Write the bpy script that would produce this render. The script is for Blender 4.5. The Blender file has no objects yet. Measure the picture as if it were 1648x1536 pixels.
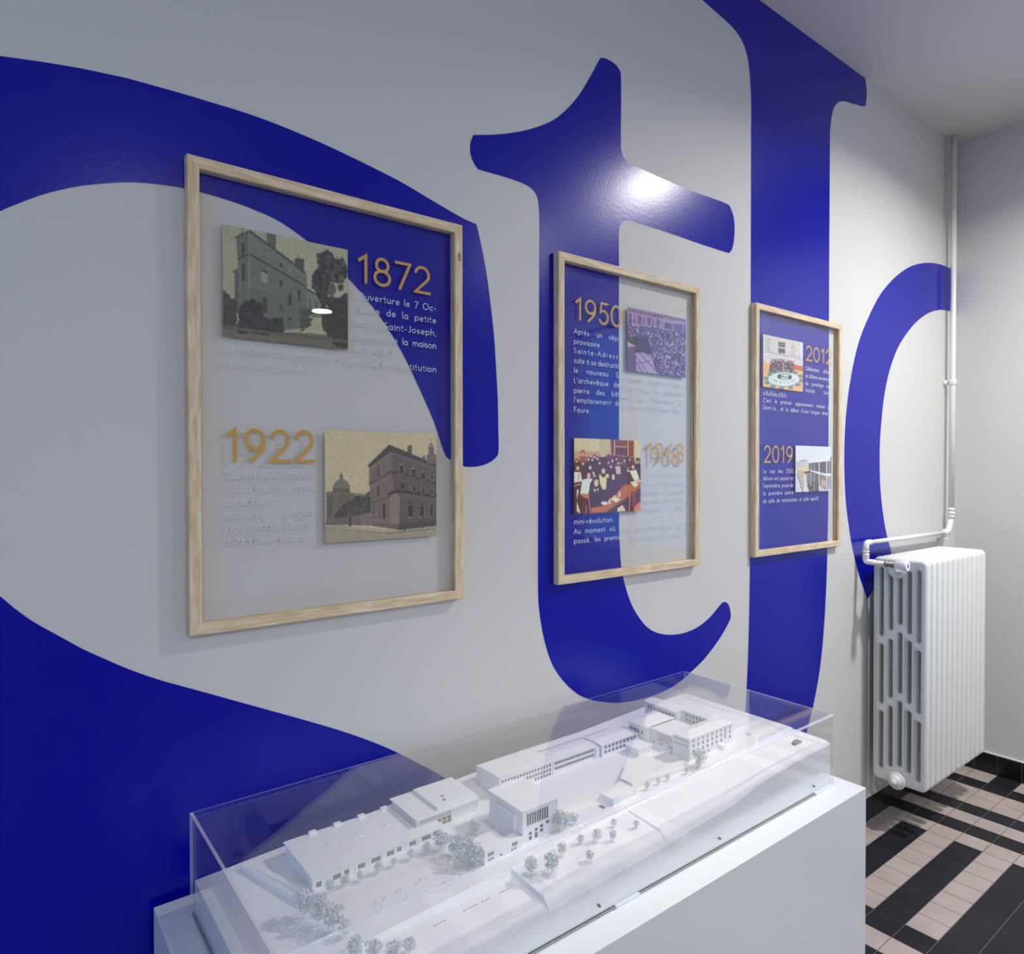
import bpy, bmesh, math, random
import numpy as np
from mathutils import Vector, Matrix
from mathutils.geometry import tessellate_polygon
PI = math.pi
C = bpy.context.scene.collection
sc = bpy.context.scene
# ------------------------------------------------------------------ camera, world, exposure
cam_d = bpy.data.cameras.new('camera')
cam = bpy.data.objects.new('camera', cam_d); C.objects.link(cam)
cam_d.sensor_fit = 'HORIZONTAL'; cam_d.sensor_width = 36.0
cam_d.lens = 36.0 * 1090.05 / 1648.0
cam_d.clip_start = 0.02
YAW, PIT, ROL = 0.656233, -0.011111, -0.001037
F = Vector((math.sin(YAW)*math.cos(PIT), math.cos(YAW)*math.cos(PIT), math.sin(PIT)))
R = Vector((math.cos(YAW), -math.sin(YAW), 0)); U = R.cross(F)
R, U = math.cos(ROL)*R + math.sin(ROL)*U, -math.sin(ROL)*R + math.cos(ROL)*U
M4 = Matrix((R, U, -F)).transposed().to_4x4(); M4.translation = (0.0, -1.3129, 1.4469)
cam.matrix_world = M4
sc.camera = cam
world = bpy.data.worlds.new('world'); sc.world = world; world.use_nodes = True
bgn = world.node_tree.nodes['Background']
bgn.inputs[0].default_value = (0.24, 0.46, 0.85, 1); bgn.inputs[1].default_value = 2.8
sc.view_settings.view_transform = 'Standard'; sc.view_settings.look = 'None'
sc.view_settings.gamma = 1.0; sc.view_settings.use_curve_mapping = False
sc.view_settings.exposure = 0.04
LAMPS = [  # ceiling downlights, known ones and added fill: x, y, watts, spread in degrees
    (2.88, -1.18, 43.0, 152), (3.05, -2.50, 12.0, 170), (0.80, -4.00, 24.0, 180), (2.62, -5.20, 12.0, 180), (-1.20, -3.60, 36.0, 180), (1.05, -0.72, 1.15, 44)]  # second, third, fifth and last are added to brighten wall and model
LAMP_COL = (1.0, 0.962, 0.93); FILL_COL = (0.985, 0.99, 0.97)
XR, XL, YF, ZC = 3.76, -2.2, -6.2, 3.03      # right wall, left wall, front wall, ceiling
# ------------------------------------------------------------------ helpers
def lin(c):
    return tuple((v/255/12.92 if v/255 <= 0.04045 else ((v/255+0.055)/1.055)**2.4) for v in c)
def mat(name, col, rough=0.5, metal=0.0, spec=0.5, srgb=True, bump=None, var=None, coat=0.0):
    m = bpy.data.materials.new(name); m.use_nodes = True
    nt = m.node_tree; b = nt.nodes['Principled BSDF']
    c = lin(col) if srgb else col
    b.inputs['Base Color'].default_value = (*c, 1); b.inputs['Roughness'].default_value = rough
    b.inputs['Metallic'].default_value = metal; b.inputs['Specular IOR Level'].default_value = spec
    b.inputs['Coat Weight'].default_value = coat
    if bump or var:
        tc = nt.nodes.new('ShaderNodeTexCoord')
    if bump:
        n = nt.nodes.new('ShaderNodeTexNoise'); n.inputs['Scale'].default_value = bump[0]; n.inputs['Detail'].default_value = 4
        bp = nt.nodes.new('ShaderNodeBump'); bp.inputs['Strength'].default_value = bump[1]; bp.inputs['Distance'].default_value = bump[2]
        nt.links.new(tc.outputs['Object'], n.inputs['Vector']); nt.links.new(n.outputs['Fac'], bp.inputs['Height'])
        nt.links.new(bp.outputs['Normal'], b.inputs['Normal'])
    if var:
        n2 = nt.nodes.new('ShaderNodeTexNoise'); n2.inputs['Scale'].default_value = var[0]; n2.inputs['Detail'].default_value = 5
        mp = nt.nodes.new('ShaderNodeMapping'); mp.inputs['Scale'].default_value = var[3] if len(var) > 3 else (1, 1, 1)
        rp = nt.nodes.new('ShaderNodeValToRGB')
        rp.color_ramp.elements[0].position = 0.3; rp.color_ramp.elements[1].position = 0.72
        rp.color_ramp.elements[0].color = (*lin(var[1]), 1); rp.color_ramp.elements[1].color = (*lin(var[2]), 1)
        nt.links.new(tc.outputs['Object'], mp.inputs['Vector']); nt.links.new(mp.outputs['Vector'], n2.inputs['Vector'])
        nt.links.new(n2.outputs['Fac'], rp.inputs['Fac']); nt.links.new(rp.outputs['Color'], b.inputs['Base Color'])
    return m
def clear(name, ior=1.49, tint=(1, 1, 1), rough=0.0, haze=0.0):
    """thin clear sheet: see-through with a Fresnel reflection on each of its faces"""
    m = bpy.data.materials.new(name); m.use_nodes = True
    nt = m.node_tree; nt.nodes.clear()
    o = nt.nodes.new('ShaderNodeOutputMaterial'); mix = nt.nodes.new('ShaderNodeMixShader')
    t = nt.nodes.new('ShaderNodeBsdfTransparent'); g = nt.nodes.new('ShaderNodeBsdfGlossy'); f = nt.nodes.new('ShaderNodeFresnel')
    t.inputs[0].default_value = (*tint, 1); g.inputs['Roughness'].default_value = rough; f.inputs['IOR'].default_value = ior
    # same IOR from both sides of the sheet
    geo = nt.nodes.new('ShaderNodeNewGeometry'); mx = nt.nodes.new('ShaderNodeMix'); mx.data_type = 'FLOAT'
    mx.inputs[2].default_value = ior; mx.inputs[3].default_value = 1.0/ior
    nt.links.new(geo.outputs['Backfacing'], mx.inputs[0])
    f.inputs['IOR'].default_value = ior
    nt.links.new(mx.outputs[0], f.inputs['IOR'])
    nt.links.new(f.outputs[0], mix.inputs[0]); nt.links.new(t.outputs[0], mix.inputs[1]); nt.links.new(g.outputs[0], mix.inputs[2])
    last = mix
    if haze:
        d = nt.nodes.new('ShaderNodeBsdfDiffuse'); d.inputs[0].default_value = (0.9, 0.9, 0.95, 1)
        m2 = nt.nodes.new('ShaderNodeMixShader'); m2.inputs[0].default_value = haze
        nt.links.new(mix.outputs[0], m2.inputs[1]); nt.links.new(d.outputs[0], m2.inputs[2]); last = m2
    nt.links.new(last.outputs[0], o.inputs[0])
    return m
def emit(name, col, s):
    m = bpy.data.materials.new(name); m.use_nodes = True
    nt = m.node_tree; nt.nodes.clear(); o = nt.nodes.new('ShaderNodeOutputMaterial'); e = nt.nodes.new('ShaderNodeEmission')
    e.inputs[0].default_value = (*col, 1); e.inputs[1].default_value = s; nt.links.new(e.outputs[0], o.inputs[0]); return m
def props(o, label=None, cat=None, group=None, kind=None):
    if label: o['label'] = label
    if cat: o['category'] = cat
    if group: o['group'] = group
    if kind: o['kind'] = kind
    return o
def thing(name, loc, label, cat, group=None):
    o = bpy.data.objects.new(name, None); C.objects.link(o); o.location = loc; o.empty_display_size = 0.05
    return props(o, label, cat, group)
def obj(name, bm, mats, parent=None, smooth=False, label=None, bev=0.0, world=True):
    """links a bmesh (in world coordinates) as one mesh object; child meshes are moved into their parent's frame"""
    bmesh.ops.recalc_face_normals(bm, faces=bm.faces[:]) if bev >= 0 else None
    me = bpy.data.meshes.new(name)
    if parent is not None and world:
        p = parent; off = Vector((0, 0, 0))
        while p is not None: off += p.location; p = p.parent
        bmesh.ops.translate(bm, verts=bm.verts[:], vec=-off)
    bm.to_mesh(me); bm.free()
    for m in (mats if isinstance(mats, (list, tuple)) else [mats]): me.materials.append(m)
    if smooth:
        for p in me.polygons: p.use_smooth = True
    o = bpy.data.objects.new(name, me); C.objects.link(o)
    if parent is not None: o.parent = parent
    if bev > 0:
        b = o.modifiers.new('bevel', 'BEVEL'); b.width = bev; b.segments = 2; b.limit_method = 'ANGLE'; b.angle_limit = 0.6
    if label: o['label'] = label
    return o
def nb(): return bmesh.new()
def box(bm, a, b, mi=0):
    v = [bm.verts.new((x, y, z)) for z in (a[2], b[2]) for y in (a[1], b[1]) for x in (a[0], b[0])]
    for q in ((0, 2, 3, 1), (4, 5, 7, 6), (0, 1, 5, 4), (2, 6, 7, 3), (0, 4, 6, 2), (1, 3, 7, 5)):
        f = bm.faces.new([v[i] for i in q]); f.material_index = mi
    return bm
def prism(bm, pts, z0, z1, mi=0, axis='z'):
    """extrudes a polygon; axis y takes points as (x, z) and z0, z1 as y"""
    P = (lambda p, h: (p[0], p[1], h)) if axis == 'z' else ((lambda p, h: (p[0], h, p[1])) if axis == 'y' else (lambda p, h: (h, p[0], p[1])))
    a = [bm.verts.new(P(p, z0)) for p in pts]; b = [bm.verts.new(P(p, z1)) for p in pts]
    n = len(pts)
    fs = [bm.faces.new(a), bm.faces.new(b)] + [bm.faces.new((a[i], a[(i+1) % n], b[(i+1) % n], b[i])) for i in range(n)]
    for f in fs: f.material_index = mi
    return bm
def tube(bm, path, r, n=14, closed_caps=True, mi=0):
    pts = [Vector(p) for p in path]; rs = r if isinstance(r, (list, tuple)) else [r]*len(pts)
    rings = []; up = None
    for i, p in enumerate(pts):
        d = (pts[min(i+1, len(pts)-1)] - pts[max(i-1, 0)]).normalized()
        if up is None:
            up = Vector((0, 0, 1)) if abs(d.z) < 0.9 else Vector((1, 0, 0))
        s = d.cross(up).normalized(); up = s.cross(d).normalized()
        rings.append([bm.verts.new(p + (s*math.cos(2*PI*k/n) + up*math.sin(2*PI*k/n))*rs[i]) for k in range(n)])
    for a, b in zip(rings, rings[1:]):
        for k in range(n):
            f = bm.faces.new((a[k], a[(k+1) % n], b[(k+1) % n], b[k])); f.smooth = True; f.material_index = mi
    if closed_caps:
        for rg in (rings[0], rings[-1]):
            f = bm.faces.new(rg); f.material_index = mi
    return bm
def bend(pts, rad=0.03, n=7):
    """rounds the corners of a polyline"""
    pts = [Vector(p) for p in pts]; out = [pts[0]]
    for a, b, c in zip(pts, pts[1:], pts[2:]):
        r = min(rad, (a-b).length*0.5, (c-b).length*0.5)
        p0 = b + (a-b).normalized()*r; p1 = b + (c-b).normalized()*r
        for k in range(n+1):
            t = k/n; out.append(p0*(1-t)**2 + b*2*t*(1-t) + p1*t*t)
    out.append(pts[-1]); return out
def smooth_loop(pts, corner=38.0, n=5):
    """Catmull-Rom through a closed outline, keeping its sharp corners"""
    P = [Vector((p[0], p[1])) for p in pts]; N = len(P); out = []
    def is_corner(i):
        a = P[i]-P[i-1]; b = P[(i+1) % N]-P[i]
        if a.length < 1e-6 or b.length < 1e-6: return True
        if max(a.length, b.length) > 0.35 and min(a.length, b.length) < 0.2: return True
        return math.degrees(a.angle(b)) > corner
    cs = [is_corner(i) for i in range(N)]
    for i in range(N):
        p1, p2 = P[i], P[(i+1) % N]
        p0 = P[i-1] if not cs[i] else p1 - (p2-p1)
        p3 = P[(i+2) % N] if not cs[(i+1) % N] else p2 + (p2-p1)
        k = 1 if (p2-p1).length > 0.6 else n
        for s in range(k):
            t = s/k
            d1 = (p2-p1).length; m1 = (p2-p0)*(d1/max(1e-6, (p1-p0).length+d1)); m2 = (p3-p1)*(d1/max(1e-6, (p3-p2).length+d1))
            h00 = 2*t**3-3*t*t+1; h10 = t**3-2*t*t+t; h01 = -2*t**3+3*t*t; h11 = t**3-t*t
            out.append(p1*h00 + m1*h10 + p2*h01 + m2*h11)
    return [(p.x, p.y) for p in out]
def dup(root, loc, label=None, group=None):
    r = root.copy(); C.objects.link(r); r.location = loc
    if label: r['label'] = label
    if group: r['group'] = group
    for ch in list(root.children):
        c = ch.copy(); C.objects.link(c); c.parent = r
        for g in ch.children:
            d = g.copy(); C.objects.link(d); d.parent = c
    return r
# ------------------------------------------------------------------ materials
M_WALL = mat('wall_paint', (208, 207, 204), 0.55, spec=0.3, bump=(90, 0.10, 0.0015))
M_CEIL = mat('ceiling_paint', (214, 208, 208), 0.7, spec=0.2, bump=(70, 0.08, 0.002))
M_BLUE = mat('blue_vinyl', (2, 8, 156), 0.24, spec=0.3, bump=(110, 0.12, 0.0012))
M_TL = mat('tile_light', (172, 160, 154), 0.42, var=(9, (164, 152, 145), (181, 168, 161)), bump=(40, 0.15, 0.001))
M_TD = mat('tile_dark', (30, 29, 38), 0.45, spec=0.25, var=(9, (25, 25, 33), (38, 36, 44)), bump=(40, 0.15, 0.001))
M_GROUT = mat('grout', (104, 98, 96), 0.8)
M_BASE = mat('baseboard_tile', (20, 20, 25), 0.25)
M_CAULK = mat('white_caulk', (225, 225, 222), 0.5)
M_RAD = mat('radiator_enamel', (226, 229, 226), 0.33, bump=(60, 0.22, 0.0015))
M_PIPE = mat('pipe_paint', (232, 230, 226), 0.35, bump=(50, 0.12, 0.001))
M_VALVE = mat('valve_plastic', (238, 240, 246), 0.3)
M_NICKEL = mat('nickel', (150, 146, 140), 0.35, metal=0.9)
M_PLINTH = mat('plinth_lacquer', (222, 226, 226), 0.35, spec=0.4)
M_MODEL = mat('model_board', (250, 251, 252), 0.6, spec=0.25)
M_MWIN = mat('model_window', (150, 150, 146), 0.6)  # on windows this grey paints the shade inside the cut holes
M_LEAF = mat('model_foliage', (226, 232, 232), 0.7)
M_GLASS = clear('frame_glass', 1.30)
M_ACR = clear('acrylic_sheet', 1.49, tint=(0.998, 0.998, 1.0))
M_ACRE = clear('acrylic_edge', 1.49, haze=0.38)
M_STEEL = mat('steel', (120, 120, 118), 0.3, metal=1.0)
M_GOLD = mat('ochre_ink', (208, 160, 72), 0.5)
M_WHITE = mat('white_ink', (216, 218, 224), 0.5)
def wood(name, scale):
    return mat(name, (222, 202, 166), 0.5, spec=0.35, var=(14, (202, 174, 134), (238, 221, 190), scale), bump=(60, 0.1, 0.0008))
M_WOODH = wood('pale_wood_across', (1.2, 9, 9)); M_WOODV = wood('pale_wood_upright', (9, 9, 1.2))
# ------------------------------------------------------------------ room shell
S = lambda n, bm, m, bev=0.0: props(obj(n, bm, m, bev=bev), kind='structure')
S('wall_back', box(nb(), (XL-0.15, 0, -0.02), (XR+0.15, 0.15, ZC+0.02)), M_WALL)
S('ceiling', box(nb(), (XL-0.15, YF-0.15, ZC), (XR+0.15, 0.0, ZC+0.12)), M_CEIL)
WY0, WY1, WZ0, WZ1 = -2.75, -1.05, 0.85, 2.55          # window opening in the right wall
bm = nb(); box(bm, (XR, WY1, 0), (XR+0.15, 0, ZC)); box(bm, (XR, YF, 0), (XR+0.15, WY0, ZC))
box(bm, (XR, WY0, 0), (XR+0.15, WY1, WZ0)); box(bm, (XR, WY0, WZ1), (XR+0.15, WY1, ZC)); S('wall_right', bm, M_WALL)
VY0, VY1, VZ0, VZ1 = -3.2, -0.7, 0.7, 2.6              # window opening in the left wall
bm = nb(); box(bm, (XL-0.15, VY1, 0), (XL, 0, ZC)); box(bm, (XL-0.15, YF, 0), (XL, VY0, ZC))
box(bm, (XL-0.15, VY0, 0), (XL, VY1, VZ0)); box(bm, (XL-0.15, VY0, VZ1), (XL, VY1, ZC)); S('wall_left', bm, M_WALL)
S('wall_front', box(nb(), (XL, YF-0.15, 0), (XR, YF, ZC)), M_WALL)
M_WFR = mat('window_paint', (225, 225, 222), 0.4); M_PANE = clear('window_pane', 1.5)
def window(name, x0, x1, y0, y1, z0, z1, nm):
    r = props(bpy.data.objects.new(name, None), kind='structure'); C.objects.link(r); r.location = ((x0+x1)/2, (y0+y1)/2, z0)
    bm = nb(); w = 0.05
    for a, b in (((y0, z0), (y1, z0+w)), ((y0, z1-w), (y1, z1)), ((y0, z0), (y0+w, z1)), ((y1-w, z0), (y1, z1))):
        box(bm, (x0, a[0], a[1]), (x1, b[0], b[1]))
    for k in range(1, nm):
        y = y0 + (y1-y0)*k/nm; box(bm, (x0, y-0.03, z0), (x1, y+0.03, z1))
    obj('window_frame', bm, M_WFR, r)
    xm = (x0+x1)/2; obj('window_pane', box(nb(), (xm-0.002, y0+w, z0+w), (xm+0.002, y1-w, z1-w)), M_PANE, r)
window('window_1', XR+0.03, XR+0.09, WY0, WY1, WZ0, WZ1, 3)
window('window_2', XL-0.09, XL-0.03, VY0, VY1, VZ0, VZ1, 4)
# tiled floor: 9.55 cm cement tiles in a striped pattern with a bordered edge
T = 0.0955
def tile_dark(ix, iy):
    """ix counts tiles from the right wall, iy from the lettered wall"""
    if ix == 0: return iy % 3 == 2
    if ix in (1, 4, 6): return True
    if ix < 8: return False
    if ix <= 14: return (iy % 2 == 1) if iy < 6 else True
    k = (ix-15) % 10
    if k in (0, 2): return True
    if k in (1, 3): return False
    return (iy % 2 == 1) if iy < 6 else ((ix+iy) % 2 == 0)
bm = nb(); g = 0.0012
xs = [XR, 3.628] + [3.628 - T*k for k in range(1, 70)]
fl = nb(); box(fl, (XL-0.15, YF-0.15, -0.10), (XR+0.15, 0.0, -0.0012), 2)
for ix in range(len(xs)-1):
    if xs[ix] < XL: break
    for iy in range(66):
        x1, x0 = xs[ix]-g, max(xs[ix+1], XL)+g; y1, y0 = -T*iy-g, max(-T*(iy+1), YF)+g
        if x1-x0 < 0.004 or y1-y0 < 0.004: continue
        v = [fl.verts.new(p) for p in ((x0, y0, 0), (x1, y0, 0), (x1, y1, 0), (x0, y1, 0))]
        f = fl.faces.new(v); f.material_index = 1 if tile_dark(ix, iy) else 0
        w = [fl.verts.new((p.co.x, p.co.y, -0.0013)) for p in v]
        for k in range(4):
            q = fl.faces.new((v[k], w[k], w[(k+1) % 4], v[(k+1) % 4])); q.material_index = 2
props(obj('floor', fl, [M_TL, M_TD, M_GROUT]), kind='structure')
BH = 0.093
def baseboard(name, along, lo, hi, const, sgn):
    bm = nb(); p = hi
    while p > lo:
        a, b = max(lo, p-T)+0.0008, p-0.0008
        if b-a > 0.003:
            if along == 'x': box(bm, (a, min(const, const+sgn*0.011), 0), (b, max(const, const+sgn*0.011), BH), 0)
            else: box(bm, (min(const, const+sgn*0.011), a, 0), (max(const, const+sgn*0.011), b, BH), 0)
        p -= T
    if along == 'x': box(bm, (lo, min(const, const+sgn*0.0085), 0), (hi, max(const, const+sgn*0.0085), BH+0.004), 1)
    else: box(bm, (min(const, const+sgn*0.0085), lo, 0), (max(const, const+sgn*0.0085), hi, BH+0.004), 1)
    S(name, bm, [M_BASE, M_CAULK])
baseboard('baseboard_back', 'x', XL, XR-0.011, 0.0, -1)
baseboard('baseboard_right', 'y', YF, 0.0, XR, -1)
baseboard('baseboard_left', 'y', YF, -0.012, XL, 1)
baseboard('baseboard_front', 'x', XL+0.012, XR-0.012, YF, 1)
# door in the front wall, seen only mirrored in the panes
d = props(bpy.data.objects.new('door_1', None), kind='structure'); C.objects.link(d); d.location = (0.9, YF, 0)
obj('door_leaf', box(nb(), (0.45, YF+0.002, 0.0), (1.35, YF+0.04, 2.05)), mat('door_paint', (120, 116, 112), 0.45), d)
obj('door_frame', box(box(box(nb(), (0.37, YF+0.002, 0), (0.45, YF+0.06, 2.13)), (1.35, YF+0.002, 0), (1.43, YF+0.06, 2.13)), (0.45, YF+0.002, 2.05), (1.35, YF+0.06, 2.13)), M_WFR, d)
obj('door_handle', tube(nb(), bend([(0.53, YF+0.04, 1.0), (0.53, YF+0.09, 1.0), (0.64, YF+0.09, 1.0)], 0.015), 0.009), M_STEEL, d)
# ------------------------------------------------------------------ ceiling downlights
M_GLOW = emit('lamp_diffuser', LAMP_COL, 24.0); M_GLOW2 = emit('fill_spot_diffuser', LAMP_COL, 4.0); M_TRIM = mat('lamp_trim', (235, 235, 232), 0.4)
LL = ['round ceiling downlight closest to the radiator', 'added fill downlight beside the right hand window', 'added fill downlight behind the left framed panel side of the room',
      'round ceiling downlight by the far right of the front wall', 'added fill downlight by the left window', 'added downlight lightening the model, right above the white plinth']
for (x, y, w, sp), lb in zip(LAMPS, LL):
    col_ = LAMP_COL if y in (LAMPS[0][1], LAMPS[-1][1]) else FILL_COL
    t = thing('ceiling_downlight', (x, y, ZC), lb, 'lamp', 'recessed ceiling downlights')
    bm = nb(); n = 32
    ro, ri = 0.122, 0.101
    ra = [bm.verts.new((x+ro*math.cos(2*PI*k/n), y+ro*math.sin(2*PI*k/n), ZC)) for k in range(n)]
    rb = [bm.verts.new((x+ro*math.cos(2*PI*k/n), y+ro*math.sin(2*PI*k/n), ZC-0.008)) for k in range(n)]
    rc = [bm.verts.new((x+ri*math.cos(2*PI*k/n), y+ri*math.sin(2*PI*k/n), ZC-0.008)) for k in range(n)]
    for k in range(n):
        j = (k+1) % n; bm.faces.new((ra[k], ra[j], rb[j], rb[k])); bm.faces.new((rb[k], rb[j], rc[j], rc[k]))
    obj('trim_ring', bm, M_TRIM, t)
    bm = nb(); bm.faces.new([bm.verts.new((x+0.102*math.cos(2*PI*k/n), y+0.102*math.sin(2*PI*k/n), ZC-0.004)) for k in range(n)])
    obj('diffuser', bm, M_GLOW2 if w < 5 else M_GLOW, t)
    ld = bpy.data.lights.new('downlight', 'AREA'); ld.shape = 'DISK'; ld.size = 0.14 if y == LAMPS[0][1] else 0.19; ld.energy = w; ld.color = col_; ld.spread = math.radians(sp)
    lo = bpy.data.objects.new('downlight', ld); C.objects.link(lo); lo.parent = t; lo.location = (0, 0, -0.012)
# ------------------------------------------------------------------ giant blue letters on the wall
L_S = [(0.0166, 2.0847), (0.0643, 2.094), (0.0983, 2.0998), (0.1251, 2.1038), (0.1572, 2.1074), (0.1903, 2.1107), (0.2364, 2.1124), (0.2772, 2.1136), (0.3226, 2.1141), (0.3886, 2.1141), (0.4479, 2.1105), (0.517, 2.1029), (0.5771, 2.0939), (0.6334, 2.0842), (0.7076, 2.0694), (0.7787, 2.0504), (0.8671, 2.0275), (0.9064, 2.0215), (0.9203, 1.9746), (0.9337, 1.9184), (0.9432, 1.865), (0.9562, 1.7722), (0.9625, 1.6961), (0.9677, 1.6162), (0.9693, 1.5463), (0.9692, 1.4866), (0.9601, 1.4742), (0.9428, 1.4637), (0.9217, 1.4567), (0.8966, 1.4533), (0.8701, 1.4545), (0.8346, 1.4682), (0.8195, 1.4796), (0.7974, 1.5351), (0.7844, 1.5656), (0.7639, 1.605), (0.7384, 1.653), (0.7099, 1.7012), (0.675, 1.7503), (0.6413, 1.7889), (0.5864, 1.8404), (0.5136, 1.8913), (0.4458, 1.9256), (0.3876, 1.9391), (0.3637, 1.9424), (0.3347, 1.9453), (0.3038, 1.9471), (0.2775, 1.9473), (0.2472, 1.9448), (0.212, 1.9402), (0.1847, 1.9341), (0.156, 1.925), (0.1238, 1.9131), (0.0927, 1.8983), (0.0628, 1.8809), (0.0337, 1.8604), (0.0148, 1.846),
  (-0.06, 1.775), (-0.13, 1.67), (-0.15, 1.55), (-0.125, 1.43), (-0.07, 1.335),
  (0.0103, 1.2515), (0.029, 1.2298), (0.052, 1.2064), (0.0876, 1.177), (0.1186, 1.1518), (0.1507, 1.1294), (0.1838, 1.1071), (0.23, 1.0802), (0.2785, 1.0558), (0.3296, 1.0304), (0.3828, 1.0037), (0.4412, 0.9745), (0.503, 0.9434), (0.5685, 0.9092), (0.6379, 0.8694), (0.6967, 0.8313), (0.7905, 0.763), (0.8156, 0.7425), (0.87, 0.69), (0.92, 0.61), (0.94, 0.50), (0.92, 0.38), (0.85, 0.27), (0.72, 0.18), (0.5, 0.13),
  (0.0, 0.12), (-0.6, 0.16), (-0.66, 0.4), (-0.64, 1.0), (-0.60, 1.5), (-0.50, 1.8), (-0.32, 1.98), (-0.12, 2.06)]
L_T = [(1.3133, 2.5587), (1.3356, 2.5644), (1.3657, 2.5631), (1.3836, 2.5554), (1.393, 2.5427), (1.3933, 2.3464), (1.3965, 2.3283), (1.407, 2.3137), (1.4249, 2.3065), (1.4854, 2.3038), (1.5874, 2.2998), (1.7143, 2.2984), (1.8918, 2.301), (1.9098, 2.2874), (1.9221, 2.2667), (1.927, 2.2364), (1.9238, 2.1947), (1.9137, 2.1627), (1.8979, 2.1456), (1.7637, 2.1453), (1.5791, 2.148), (1.4857, 2.1476), (1.453, 2.1482), (1.431, 2.1478), (1.4092, 2.1425), (1.3935, 2.13), (1.3878, 2.1181), (1.3858, 2.1002), (1.3856, 2.0548), (1.3863, 1.6469), (1.3869, 1.3096), (1.3902, 1.2314), (1.3968, 1.17), (1.4094, 1.1268), (1.4347, 1.0702), (1.4688, 1.0233), (1.509, 0.9864), (1.5572, 0.9634), (1.6128, 0.951), (1.6762, 0.9477), (1.7431, 0.9568), (1.8048, 0.9804), (1.8614, 1.0145), (1.8764, 1.0179), (1.8949, 1.0104), (1.9072, 0.9911), (1.9127, 0.9682), (1.906, 0.9537), (1.8549, 0.9058), (1.7775, 0.8537), (1.7128, 0.8245), (1.6319, 0.7963), (1.5514, 0.7859), (1.4634, 0.7864), (1.3797, 0.7962), (1.3055, 0.8163), (1.2649, 0.8316), (1.2251, 0.8542), (1.1769, 0.8976), (1.1394, 0.9485), (1.1144, 1.012), (1.101, 1.0692), (1.0943, 1.1217), (1.0936, 1.2522), (1.0963, 1.6283), (1.0988, 2.0033), (1.0989, 2.083), (1.0947, 2.1209), (1.0884, 2.1357), (1.0759, 2.1454), (1.0553, 2.1514), (1.0029, 2.1537), (0.9112, 2.151), (0.9001, 2.1616), (0.8911, 2.1771), (0.8887, 2.1944), (0.8911, 2.21), (0.8978, 2.227), (0.9526, 2.2442), (1.0108, 2.266), (1.0761, 2.2964), (1.1443, 2.3385), (1.1933, 2.3838), (1.2347, 2.4327), (1.2722, 2.4899), (1.3011, 2.538)]
L_J = [(1.58, 3.0285), (1.56, 2.98), (1.59, 2.915), (1.7552, 2.8989), (1.8638, 2.8852), (1.9293, 2.8727), (1.9695, 2.8509), (1.9936, 2.8205), (2.0076, 2.774), (2.0151, 2.7208), (2.0197, 2.6503), (2.0191, 2.5569), (2.0199, 2.0466), (2.0199, 1.5625), (2.0199, 1.1918), (2.0171, 1.0117), (2.0107, 0.8379), (2.0023, 0.7152), (1.9938, 0.6278), (1.96, 0.46), (1.85, 0.36), (1.70, 0.34), (1.60, 0.40), (1.55, 0.36), (1.56, 0.22), (1.72, 0.13), (1.95, 0.12), (2.17, 0.2), (2.33, 0.36),
  (2.4027, 0.5083), (2.4289, 0.5559), (2.4708, 0.6646), (2.4938, 0.7584), (2.5122, 0.879), (2.5271, 1.0504), (2.5321, 1.1843), (2.5355, 1.2696), (2.5355, 1.815), (2.5355, 2.1928), (2.5372, 2.7261), (2.5479, 2.7841), (2.5655, 2.8263), (2.5933, 2.8562), (2.6352, 2.8768), (2.7121, 2.8936), (2.7923, 2.9081), (2.8207, 2.9183), (2.8309, 2.9655), (2.8274, 2.9984), (2.8165, 3.0285)]
L_O = [(3.7006, 2.4193), (3.6066, 2.4186), (3.5138, 2.4107), (3.4338, 2.3985), (3.3279, 2.3739), (3.2271, 2.3395), (3.1298, 2.2931), (3.0451, 2.2422), (2.9634, 2.1823), (2.8998, 2.1208), (2.8535, 2.0668), (2.8081, 2.0102), (2.7632, 1.9403), (2.7279, 1.8621), (2.7095, 1.8104), (2.6875, 1.7375), (2.6694, 1.6451), (2.6604, 1.5422), (2.6614, 1.4333), (2.6723, 1.3242), (2.6983, 1.2196), (2.7307, 1.1253), (2.7825, 1.0218), (2.8566, 0.9104), (2.9011, 0.937), (3.09, 1.036),
  (3.0694, 1.0944), (3.0274, 1.1695), (2.9905, 1.2693), (2.9683, 1.3676), (2.9604, 1.4646), (2.9622, 1.5615), (2.9765, 1.6589), (2.9994, 1.7579), (3.0367, 1.8477), (3.0743, 1.9095), (3.1251, 1.9723), (3.1859, 2.0258), (3.2667, 2.0832), (3.3504, 2.1299), (3.4466, 2.1696), (3.5368, 2.1947), (3.6098, 2.2066), (3.7039, 2.2122), (3.7585, 2.2095), (3.7585, 2.4175)]
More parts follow.
